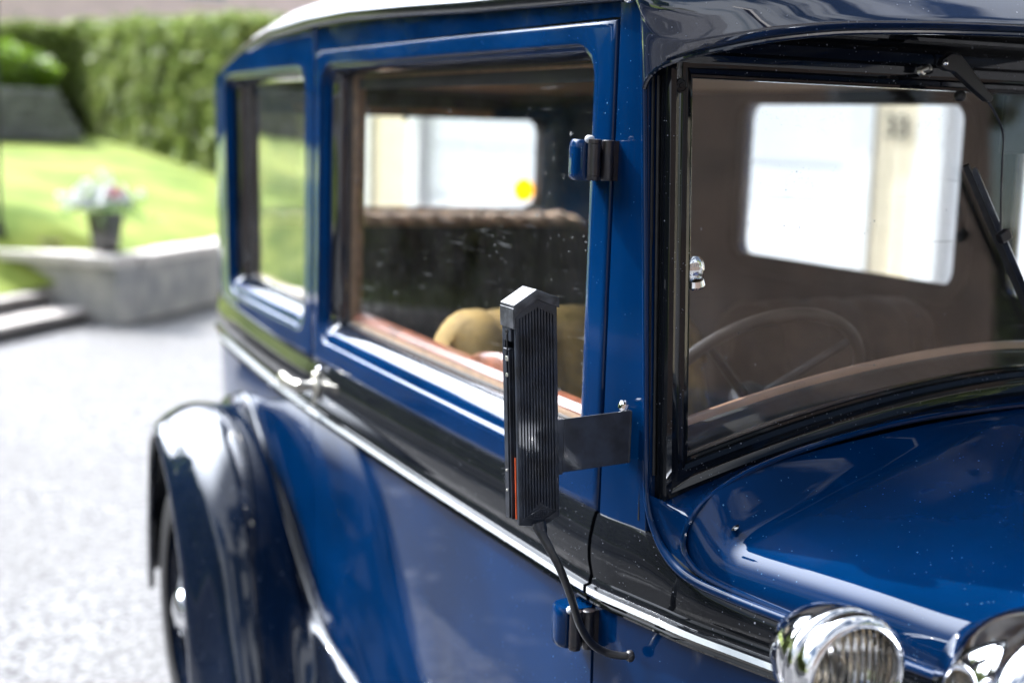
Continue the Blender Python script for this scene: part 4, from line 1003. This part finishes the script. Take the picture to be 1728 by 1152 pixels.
# wheels
def wheel(x, y, side):
    c = (x, y, .365); A = (0, side, 0)
    b = MB(); b.lathe([(.255, -.055), (.29, -.062), (.33, -.055), (.358, -.038), (.366, -.02), (.367, .02), (.358, .038), (.33, .055), (.29, .062), (.255, .055)], c, A, 48); w = b.build('wheel', M['rubber'], car)
    b = MB(); b.lathe([(.255, -.05), (.262, -.052), (.262, -.045), (.235, -.04), (.228, 0), (.235, .04), (.262, .045), (.262, .052), (.255, .05)], c, A, 48); b.build('rim', M['fender'], w)
    b = MB()
    for i in range(24):
        a = i * math.pi / 12; d = .03 if i % 2 else -.03
        b.tube([Vector(c) + Vector((math.cos(a) * .235, 0, math.sin(a) * .235)), Vector(c) + Vector((math.cos(a + .12) * .06, side * (.03 + d), math.sin(a + .12) * .06))], .0045, 6)
    b.build('spokes', M['fender'], w)
    b = MB(); b.lathe([(.075, -.03), (.072, .035), (.06, .05), (.052, .055), (.050, .068), (.038, .080), (.018, .086), (0, .087)], c, A, 32); b.build('hub_cap', M['chrome'], w)
    return w
wheel(-1.93, -.835, -1); wheel(-1.93, .835, 1); wheel(1.25, -.72, -1); wheel(1.25, .72, 1)
# front fenders and radiator, beyond the frame
for sd_ in (-1, 1):
    R = []
    for i in range(25):
        a = rad(-12 + 165 * i / 24); rr_ = .47 + .10 * sstep(.78, 1., i / 24); c0 = Vector((1.25 + math.cos(a) * rr_ * 1.04, 0, .38 + math.sin(a) * rr_))
        if i > 19: c0 = Vector((1.25 - .52 - (i - 19) * .075, 0, .38 + .24 - (i - 19) * .062))
        rc = Vector((math.cos(a), 0, math.sin(a)))
        R.append([c0 + rc * h + Vector((0, sd_ * y, 0)) for y, h in ((.56, -.05), (.60, -.01), (.66, .015), (.72, .02), (.78, .012), (.83, -.015), (.855, -.06))])
    b = MB(); b.loft(R); ff = b.build('front_fender', M['fender'], car, auto=60); so_ = ff.modifiers.new('s', 'SOLIDIFY'); so_.thickness = .004
b = MB(); b.box((1.06, 0, .86), (.03, .37, .34)); b.build('radiator_core', M['rubber'], car, smooth=False)
b = MB()
for sd_ in (-1, 1): b.box((.6, sd_ * .50, .74), (.50, .006, .30))
b.build('bonnet_side', M['blue'], car, smooth=False)
# running board and apron
b = MB(); b.box((-.35, -.82, .30), (.72, .13, .012)); rb = b.build('running_board', M['rubber'], car, bevel=.005)
b = MB(); b.box((-.35, -.955, .305), (.72, .006, .016)); b.build('edge_strip', M['chrome'], rb, bevel=.003)
b = MB(); b.loft([[(x, -.685, .43), (x, -.69, .40), (x, -.70, .33), (x, -.72, .30)] for x in [-1.3 + .1 * i for i in range(24)]]); b.build('splash_apron', M['blue'], car)
b = MB(); b.box((-.9, 0, .44), (1.9, .60, .03)); b.build('floor', M['rubber'], car, smooth=False)
b = MB()
for yy in (-.38, .38): b.box((-.8, yy, .36), (2.1, .03, .05))
b.build('chassis_rail', M['post'], car, smooth=False)
b = MB(); b.box((.12, 0, .75), (.015, .58, .30)); b.build('firewall', M['rubber'], car, smooth=False)

# ---- left side of the body with its two windows (seen through the car)
lh2 = (UX(-.86), UX(-1.80), 1.262, 1.722, .07); lh1 = (UX(-.10), UX(-.765), 1.262, 1.722, .06)
IN = [(.002, .001), (.004, .006), (.02, .012), (.03, .03), (.035, .055)]
lp2 = panel('left_rear_side', (UX(-.812), UX(-2.0), BZ, 1.81), lh2, IN, M['blue'], car, side=1)
lp1 = panel('left_door', (UX(.0), UX(-.808), BZ, 1.81), lh1, IN, M['blue'], car, side=1)
for lp_, h in ((lp2, lh2), (lp1, lh1)):
    pane('window_glass', h, .03, .040, .004, M['glassp'], lp_, side=1)
    hole_band('window_trim', h, [(.028, .052), (.030, .066), (.010, .074), (-.014, .070), (-.018, .06), (.0, .05)], M['trimcloth'], lp_, side=1)
# inner linings: one skin per side around the window openings
def lining(holes, box, side, parent, mat, depth=.058, S=surf):
    for k, (h, bx) in enumerate(zip(holes, box)):
        B0, B1, Z0, Z1 = bx; hp = rrect(*h); corner = [(B1, Z1), (B0, Z1), (B0, Z0), (B1, Z0)]; outp = []
        for (pu, pz, du, dz, kk, cu, cz) in hp:
            if kk >= 0: outp.append(corner[kk]); continue
            ts = []
            if du > 1e-6: ts.append((B1 - pu) / du)
            if du < -1e-6: ts.append((B0 - pu) / du)
            if dz > 1e-6: ts.append((Z1 - pz) / dz)
            if dz < -1e-6: ts.append((Z0 - pz) / dz)
            t = min(ts); outp.append((pu + du * t, pz + dz * t))
        L = []
        for f in (0, .25, .5, .75, 1):
            L.append([S(o[0] + (p[0] - o[0]) * f, o[1] + (p[1] - o[1]) * f, depth, side) for o, p in zip(outp, hp)])
        b = MB(); b.loft(L, cv=True); b.build('inner_lining', mat, parent[k])
lining([(lh2[0] + .01, lh2[1] - .01, lh2[2] + .01, lh2[3] - .01, .06), (lh1[0] + .01, lh1[1] - .01, lh1[2] + .01, lh1[3] - .01, .05)], [(UX(-.81), UX(-2.4), .45, 1.745), (UX(.02), UX(-.81), .45, 1.745)], 1, [lp2, lp1], M['trimcloth'])
lining([(dhole[0] + .05, dhole[1] - .05, dhole[2] + .05, dhole[3] - .05, .03), (qhole[0] + .05, qhole[1] - .05, qhole[2] + .05, qhole[3] - .05, .03)], [(UX(-.03), UX(-1.49), .45, 1.745), (UX(-1.49), UX(-2.45), .45, 1.745)], -1, [droot, qp], M['trimcloth'], depth=.068)
# rear inside wall around the rear window
b = MB()
def rr_(e): return [(-2.835, p[0], p[1]) for p in rrect(-.44 - e, .44 + e, 1.37, 1.66, .05, 10, 6)]
hp = rrect(-.525, .525, 1.348, 1.652, .05, 10, 6); corner = [(.62, 1.745), (-.62, 1.745), (-.62, .5), (.62, .5)]; outp = []
for (pu, pz, du, dz, kk, cu, cz) in hp:
    if kk >= 0: outp.append(corner[kk]); continue
    ts = []
    if du > 1e-6: ts.append((.62 - pu) / du)
    if du < -1e-6: ts.append((-.62 - pu) / du)
    if dz > 1e-6: ts.append((1.745 - pz) / dz)
    if dz < -1e-6: ts.append((.5 - pz) / dz)
    t = min(ts); outp.append((pu + du * t, pz + dz * t))
b.loft([[(-2.836 + .20 * sstep(.53, .62, abs(y)), y, z) for y, z in outp], [(-2.836, p[0], p[1]) for p in hp], [(-2.86, p[0], p[1]) for p in hp]], cv=True); b.build('rear_lining', M['trimcloth'], car)
# sun-blind hook over the rear window
b = MB(); b.tube([(-2.82, .02, 1.665), (-2.80, .02, 1.655), (-2.80, .02, 1.632)], .008, 8); b.build('blind_hook', M['darkmetal'], rg)
# ---- seats
def seat(name, x0, y0, y1, z0, ztop, mat, matt, pleat, tilt, parent, cush=.5):
    """pleated seat back facing forward"""
    nr = max(2, round((y1 - y0) / pleat)); cols = nr * 8
    zs = [z0 + (ztop - z0) * i / 10 for i in range(11)]; b = MB(); R = []
    for i in range(cols + 1):
        y = y0 + (y1 - y0) * i / cols; ph = abs(math.sin(math.pi * i / 8)) ** .6
        e = min(1, (y - y0) / .10, (y1 - y) / .10); er = math.sqrt(max(0, 1 - (1 - max(0, e)) ** 2))
        zt = ztop - .10 * (1 - er); r = []
        for k, z in enumerate(zs[:-1]): r.append((x0 + .092 * er - tilt * (z - z0) + .022 * ph + .035 * math.sin(math.pi * (k / 10)), y, z0 + (zt - .05 - z0) * k / 10))
        xt = x0 - tilt * (zt - z0)
        r += [(xt + .085 * er + .012 * ph, y, zt - .030), (xt + .055, y, zt - .008 + .010 * ph), (xt + .02, y, zt + .012 * ph), (xt - .02, y, zt - .005 + .010 * ph), (xt - .045, y, zt - .04), (x0 - .06, y, z0)]
        R.append(r)
    n = len(R[0])
    b.loft(R, cv=True, cap=True, k=0)
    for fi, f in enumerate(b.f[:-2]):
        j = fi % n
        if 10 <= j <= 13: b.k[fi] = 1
    o = b.build(name, [mat, matt], parent, auto=50)
    b = MB(); R = []
    for i in range(cols + 1):
        y = y0 + (y1 - y0) * i / cols; ph = abs(math.sin(math.pi * i / 8)) ** .6
        R.append([(x0 + .02, y, z0 - .1), (x0 + .02, y, z0 + .03), (x0 + .1, y, z0 + .05 + .012 * ph), (x0 + cush * .6, y, z0 + .06 + .012 * ph), (x0 + cush - .03, y, z0 + .04 + .01 * ph), (x0 + cush, y, z0 - .0), (x0 + cush, y, z0 - .1)])
    b.loft(R, cv=True, cap=True); b.build('cushion', mat, o)
    return o
seat('rear_seat', -2.52, -.60, .60, .80, 1.340, M['velourd'], M['velour_sunlit'], .075, .18, car)
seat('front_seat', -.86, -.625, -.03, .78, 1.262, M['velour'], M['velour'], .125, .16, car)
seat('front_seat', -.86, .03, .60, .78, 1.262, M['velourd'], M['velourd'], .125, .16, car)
# dashboard, garnish under the screen, steering wheel
YS = [-.60 + 1.2 * i / 30 for i in range(31)]
b = MB(); b.loft([[(-.058, y, gbot(y) + .017), (-.058, y, gbot(y) + .024), (-.060, y, gbot(y) + .028), (-.064, y, gbot(y) + .029), (-.067, y, gbot(y) + .025), (-.067, y, gbot(y) + .017)] for y in YS], cv=True); b.build('dash_garnish', simple('light_brown_garnish', (.46, .28, .19), .3, var=.1, scale=8, bump=.05, coat=.7), car)
b = MB(); b.loft([[(-.014 + wx(1.2), y, gbot(y) - .03), (-.022, y, gbot(y) - .004), (-.050, y, gbot(y) + .0115), (-.085, y, gbot(y) + .0095), (-.10, y, gbot(y) - .02), (-.10, y, 1.0)] for y in YS]); b.build('dash_top', M['rubber'], car)
b = MB(); b.box((-.115, 0, 1.08), (.012, .60, .10)); b.build('dashboard', M['blue'], car, bevel=.01)
sc_ = Vector((-.36, -.27, 1.175)); sn = Vector((-.82, 0, .57)).normalized(); su = Vector((0, 1, 0)); sv = sn.cross(su)
M['wheelrim'] = simple('tan_wheel_rim', (.09, .072, .06), .6, var=.1)
b = MB(); b.loft([[sc_ + (su * math.cos(a) + sv * math.sin(a)) * (.205 + .011 * math.cos(t)) + sn * .011 * math.sin(t) for t in [2 * math.pi * j / 10 for j in range(10)]] for a in [2 * math.pi * i / 64 for i in range(64)]], cu=True, cv=True); sw = b.build('steering_wheel', M['wheelrim'], car)
b = MB()
for k_ in range(4):
    a = math.pi / 4 + k_ * math.pi / 2; b.tube([sc_, sc_ + (su * math.cos(a) + sv * math.sin(a)) * .2], [.010, .007], 8)
b.lathe([(0, .03), (.025, .028), (.035, .01), (.035, -.02), (0, -.03)], sc_, sn, 20); b.build('spoke', M['rubber'], sw)
b = MB(); b.tube([sc_, sc_ - sn * .6], .018, 10); b.build('steering_column', M['rubber'], sw)
# chrome wing nut of the screen at the pillar
b = MB(); b.lathe([(0, 0), (.012, 0), (.015, .004), (.013, .012), (0, .015)], (-.024, -.607, 1.418), (.2, -.2, 1), 16); b.sphere((-.03, -.604, 1.442), .020, 16, (.35, .8, 1)); b.build('screen_latch', M['chrome'], wf)
# black strap panel top right (header sun blind inside)
b = MB(); b.box((-.06, .06, 1.655), (.004, .105, .045)); b.build('inner_mirror', M['rubber'], hd, bevel=.004)

# ---- wiper
wr = Vector((.030, -.262, 1.731))
b = MB(); ctr = wr
b.lathe([(0, 0), (.007, 0), (.007, .006), (.005, .008), (.005, .018), (0, .019)], (.004, -.268, 1.722), (.9, .3, .35), 14)
wp = b.build('wiper', M['nickel'], hd)
def slab(pts2, x, t, m, nm, parent, bev=.002):
    b = MB(); n = len(pts2)
    b.add([(x - t, y, z) for y, z in pts2] + [(x + t, y, z) for y, z in pts2], [tuple(range(n)), tuple(range(2 * n - 1, n - 1, -1))] + [(i, (i + 1) % n, n + (i + 1) % n, n + i) for i in range(n)])
    return b.build(nm, m, parent, bevel=bev)
slab([(-.266, 1.729), (-.262, 1.740), (-.248, 1.748), (-.232, 1.747), (-.222, 1.739), (-.166, 1.690), (-.168, 1.684), (-.176, 1.683), (-.205, 1.700), (-.240, 1.722), (-.257, 1.724)], .040, .006, M['post'], 'wiper_head', wp)
b = MB(); b.sphere((.047, -.260, 1.734), .0045, 10); b.build('rivet', M['chrome'], wp)
b = MB(); b.sphere((.030, -.214, 1.690), .009, 12); b.build('knob', M['rubber'], wp)
b = MB(); b.tube(crom([(.036, -.170, 1.687), (.034, -.150, 1.668), (.030, -.128, 1.640), (.026, -.121, 1.60), (.020, -.112, 1.55), (.016, -.103, 1.495)], 5), .0017, 8, flat=(1, 0, 0)); b.build('wiper_arm', M['darkmetal'], wp)
d = Vector((0, .118, -.195)).normalized(); p0 = Vector((.012 + wx(1.585), -.140, 1.588)); p1 = p0 + Vector((wx(1.585 - .25) - wx(1.585), 0, 0)) + d * .30
b = MB(); b.tube([p0 + (p1 - p0) * f + Vector((.0035, 0, 0)) for f in (0, .02, .5, .98, 1)], [.003, .0058, .0058, .0058, .003], 4, flat=(1, 0, 0)); bl_ = b.build('wiper_blade', M['darkmetal'], wp, auto=20)
b = MB(); b.tube([p0 + (p1 - p0) * f + Vector((-.005, -.0065, .001)) for f in (-.01, .5, 1.01)], [.0065, .0065, .0065], 4, flat=(1, 0, 0)); b.build('rubber_edge', M['rubber'], bl_, auto=20)
b = MB(); b.box((.020, -.100, 1.490), (.006, .010, .008), Matrix.Rotation(.5, 3, 'X')); b.build('clip', M['hingemetal'], wp, bevel=.002)

# ---- semaphore turn signal on its bracket
TI = Matrix.Translation(Vector((-.02, -.841, 1.268))) @ Matrix.Rotation(rad(3.2), 4, 'X')
def T(p): return TI @ Vector(p)
class TB(MB):
    def build(s, *a, **k): s.v = [tuple(T(v)) for v in s.v]; return MB.build(s, *a, **k)
# local: x 0 is the ribbed front face, body reaches x -.040; y +.033 inner .. -.033 outer; z -.152 .. +.155
def pent(w, zs, zp, zb, zbp, x): return [(x, -w, zs), (x, 0, zp), (x, w, zs + .006), (x, w, zb), (x, .004, zbp), (x, -w, zb - .004)]
b = TB(); R = [pent(.0300, .128, .146, -.156, -.166, x) for x in (-.0065, -.005, -.001)] + [pent(.0290, .127, .145, -.155, -.165, 0)]
b.loft(R, cv=True, cap=True); sem = b.build('turn_signal', M['darkmetal'], car, bevel=.0012)
b = TB()
for i in range(12):
    y = -.0235 + i * .0043; zt = .132 - abs(y) * .50 + (.002 if y > 0 else 0) - .004; zb = -.132 - abs(y - .002) * .75
    b.loft([[(0, y - .0013, z), (.0022, y - .0008, z), (.0022, y + .0008, z), (0, y + .0013, z)] for z in (zb, zt)], cv=True, cap=True)
b.build('rib', M['darkmetal'], sem, auto=30)
# emblem: sunk diamond with small upright strokes
b = TB(); dm = [(.0, -.0215, -.1515), (.0, .002, -.1395), (.0, .0250, -.1465), (.0, .003, -.1575)]
def dmr(k_, x): c = Vector((0, .002, -.1485)); return [Vector((x, 0, 0)) + Vector((0, c.y + (p[1] - c.y) * k_, c.z + (p[2] - c.z) * k_)) for p in dm]
b.loft([dmr(1.12, 0), dmr(1.1, .0012), dmr(1.0, .0014), dmr(.93, .0002)], cv=True); b.build('emblem', M['darkmetal'], sem, auto=30)
b = TB()
for i in range(11):
    y = -.015 + i * .0033; hh = .0055 * (1 - abs(y - .002) / .021)
    b.box((.0006, y, -.1485 + (y - .002) * .06), (.0006, .0007, max(.0012, hh)))
for s_ in (-1, 1): b.box((.0005, .002, -.1485), (.0005, .015, .0004))
b.build('emblem_letters', M['darkmetal'], sem, smooth=False)
# rear shell, arm, cap
b = TB(); b.loft([pent(.0315, .128, .146, -.154, -.164, x) for x in (-.040, -.036)], cv=True, cap=True); b.box((-.021, .0305, -.012), (.0155, .0018, .142)); b.build('back_plate', M['darkmetal'], sem, bevel=.001)
b = TB(); b.box((-.024, -.0285, .106), (.0125, .0035, .021)); b.build('arm_head', M['darkmetal'], sem, bevel=.001)
b = TB(); b.box((-.0200, -.027, -.040), (.0055, .0020, .113)); b.box((-.0270, -.0292, -.040), (.0048, .0048, .115)); b.box((-.0165, -.0292, -.040), (.0012, .0045, .115)); b.box((-.0335, -.0275, -.027), (.0015, .004, .127)); b.build('signal_arm', M['darkmetal'], sem, bevel=.0008)
b = TB(); b.box((-.0105, -.0262, -.112), (.0018, .0040, .042)); b.build('orange_lens', M['orange'], sem, bevel=.0006)
for q_, r_, sc3 in (((-.0225, -.033, .062), .0042, (1, .6, 1)), ((-.0225, -.0335, .040), .0032, (1, .6, 1)), ((-.027, -.0345, -.090), .0018, (1, 1, 1)), ((-.027, -.0345, -.117), .0018, (1, 1, 1))):
    b = TB(); b.sphere(q_, r_, 10, sc3); b.build('rivet', M['nickel'], sem)
b = TB(); b.tube([(-.0225, -.0325, .094), (-.0225, -.0325, .072)], .0011, 8); b.lathe([(.0018, 0), (.0034, 0), (.0034, .001), (.0018, .001)], (-.0235, -.032, .097), (0, -1, 0), 14, closed=True); b.build('keyhole', M['rubber'], sem)
b = TB()
def cap(x, e, lo): return [(x, -.0320 - e, .108 + lo), (x, -.0320 - e, .137 + e), (x, 0, .1545 + e), (x, .0320 + e, .143 + e), (x, .0320 + e, .124 + lo), (x, 0, .143 + lo - .006)]
def cap2(x, e): return [(x, -.0325 - e, .1185), (x, -.0325 - e, .134 + e), (x, 0, .1525 + e), (x, .0325 + e, .139 + e), (x, .0325 + e, .1265), (x, 0, .1395)]
b.loft([cap2(-.0415, -.001), cap2(-.0405, .0005), cap2(.0012, .0005), cap2(.0022, -.0008)], cv=True, cap=True)
b.box((-.0196, -.0322, .117), (.0209, .0016, .0135)); b.build('cap', simple('worn_cap_metal', (.022, .025, .032), .5, metal=.3, var=.5, scale=60, bump=.5, bdist=.0006, col2=(.07, .074, .085), coat=.2), sem, bevel=.0012)
# bracket
b = MB(); br0 = Vector((-.030, -.700, 0)); br1 = Vector((-.030, -.8135, 0)); dz = -.0068
b.loft([[(-.0245, y, 1.1795 + k_ * dz), (-.0245, y, 1.2525 + k_ * dz), (-.0218, y, 1.2525 + k_ * dz), (-.0218, y, 1.1795 + k_ * dz)] for y, k_ in ((-.6985, 0), (-.74, .36), (-.78, .71), (-.800, .88))], cv=True, cap=True)
b.loft([[(-.027, y, 1.179 + k_ * dz - .0015), (-.027, y, 1.2525 + k_ * dz), (-.0205, y, 1.2525 + k_ * dz), (-.0205, y, 1.179 + k_ * dz - .0015)] for y, k_ in ((-.8005, .88), (-.8140, 1.))], cv=True, cap=True)
b.build('bracket', M['darkmetal'], sem, bevel=.0008)
b = MB(); b.box((-.033, -.6985, 1.216), (.012, .0015, .036)); b.build('bracket_foot', M['darkmetal'], sem, bevel=.0008)
b = MB(); b.lathe([(0, 0), (.007, 0), (.0085, .002), (.0085, .006), (.006, .010), (0, .011)], (-.033, -.700, 1.2555), (0, -1, .35), 7); b.build('bracket_nut', M['chrome'], sem, smooth=False)
# cable
cp = crom([(-.018, -.8355, 1.104), (-.008, -.833, 1.093), (.004, -.826, 1.075), (.013, -.815, 1.050), (.008, -.795, 1.008), (-.002, -.775, .965), (-.010, -.752, .934), (-.010, -.730, .9185), (-.003, -.712, .9135), (.003, -.698, .9135)], 5)
n_ = len(cp); b = MB(); b.tube(cp, [.0062 + .0012 * math.sin(min(1, i / 8) * math.pi) * 0 + (.0025 * (1 - i / 6) if i < 6 else 0) - (.0008 if i > 9 else 0) for i in range(n_)], 12, flat=(1, 0, 0)); b.build('cable', M['cable'], sem)
b = MB(); b.lathe([(0, 0), (.0065, 0), (.0085, .002), (.0085, .006), (.006, .009), (0, .009)], (.004, -.694, .9135), (0, -1, 0), 14); b.build('cable_grommet', M['hingemetal'], sem)
b = MB(); b.lathe([(0, 0), (.0095, .002), (.0090, .012), (.0065, .020), (0, .021)], (-.018, -.8355, 1.1115), Vector((.35, .2, -1)), 12); b.build('cable_gland', M['darkmetal'], sem)
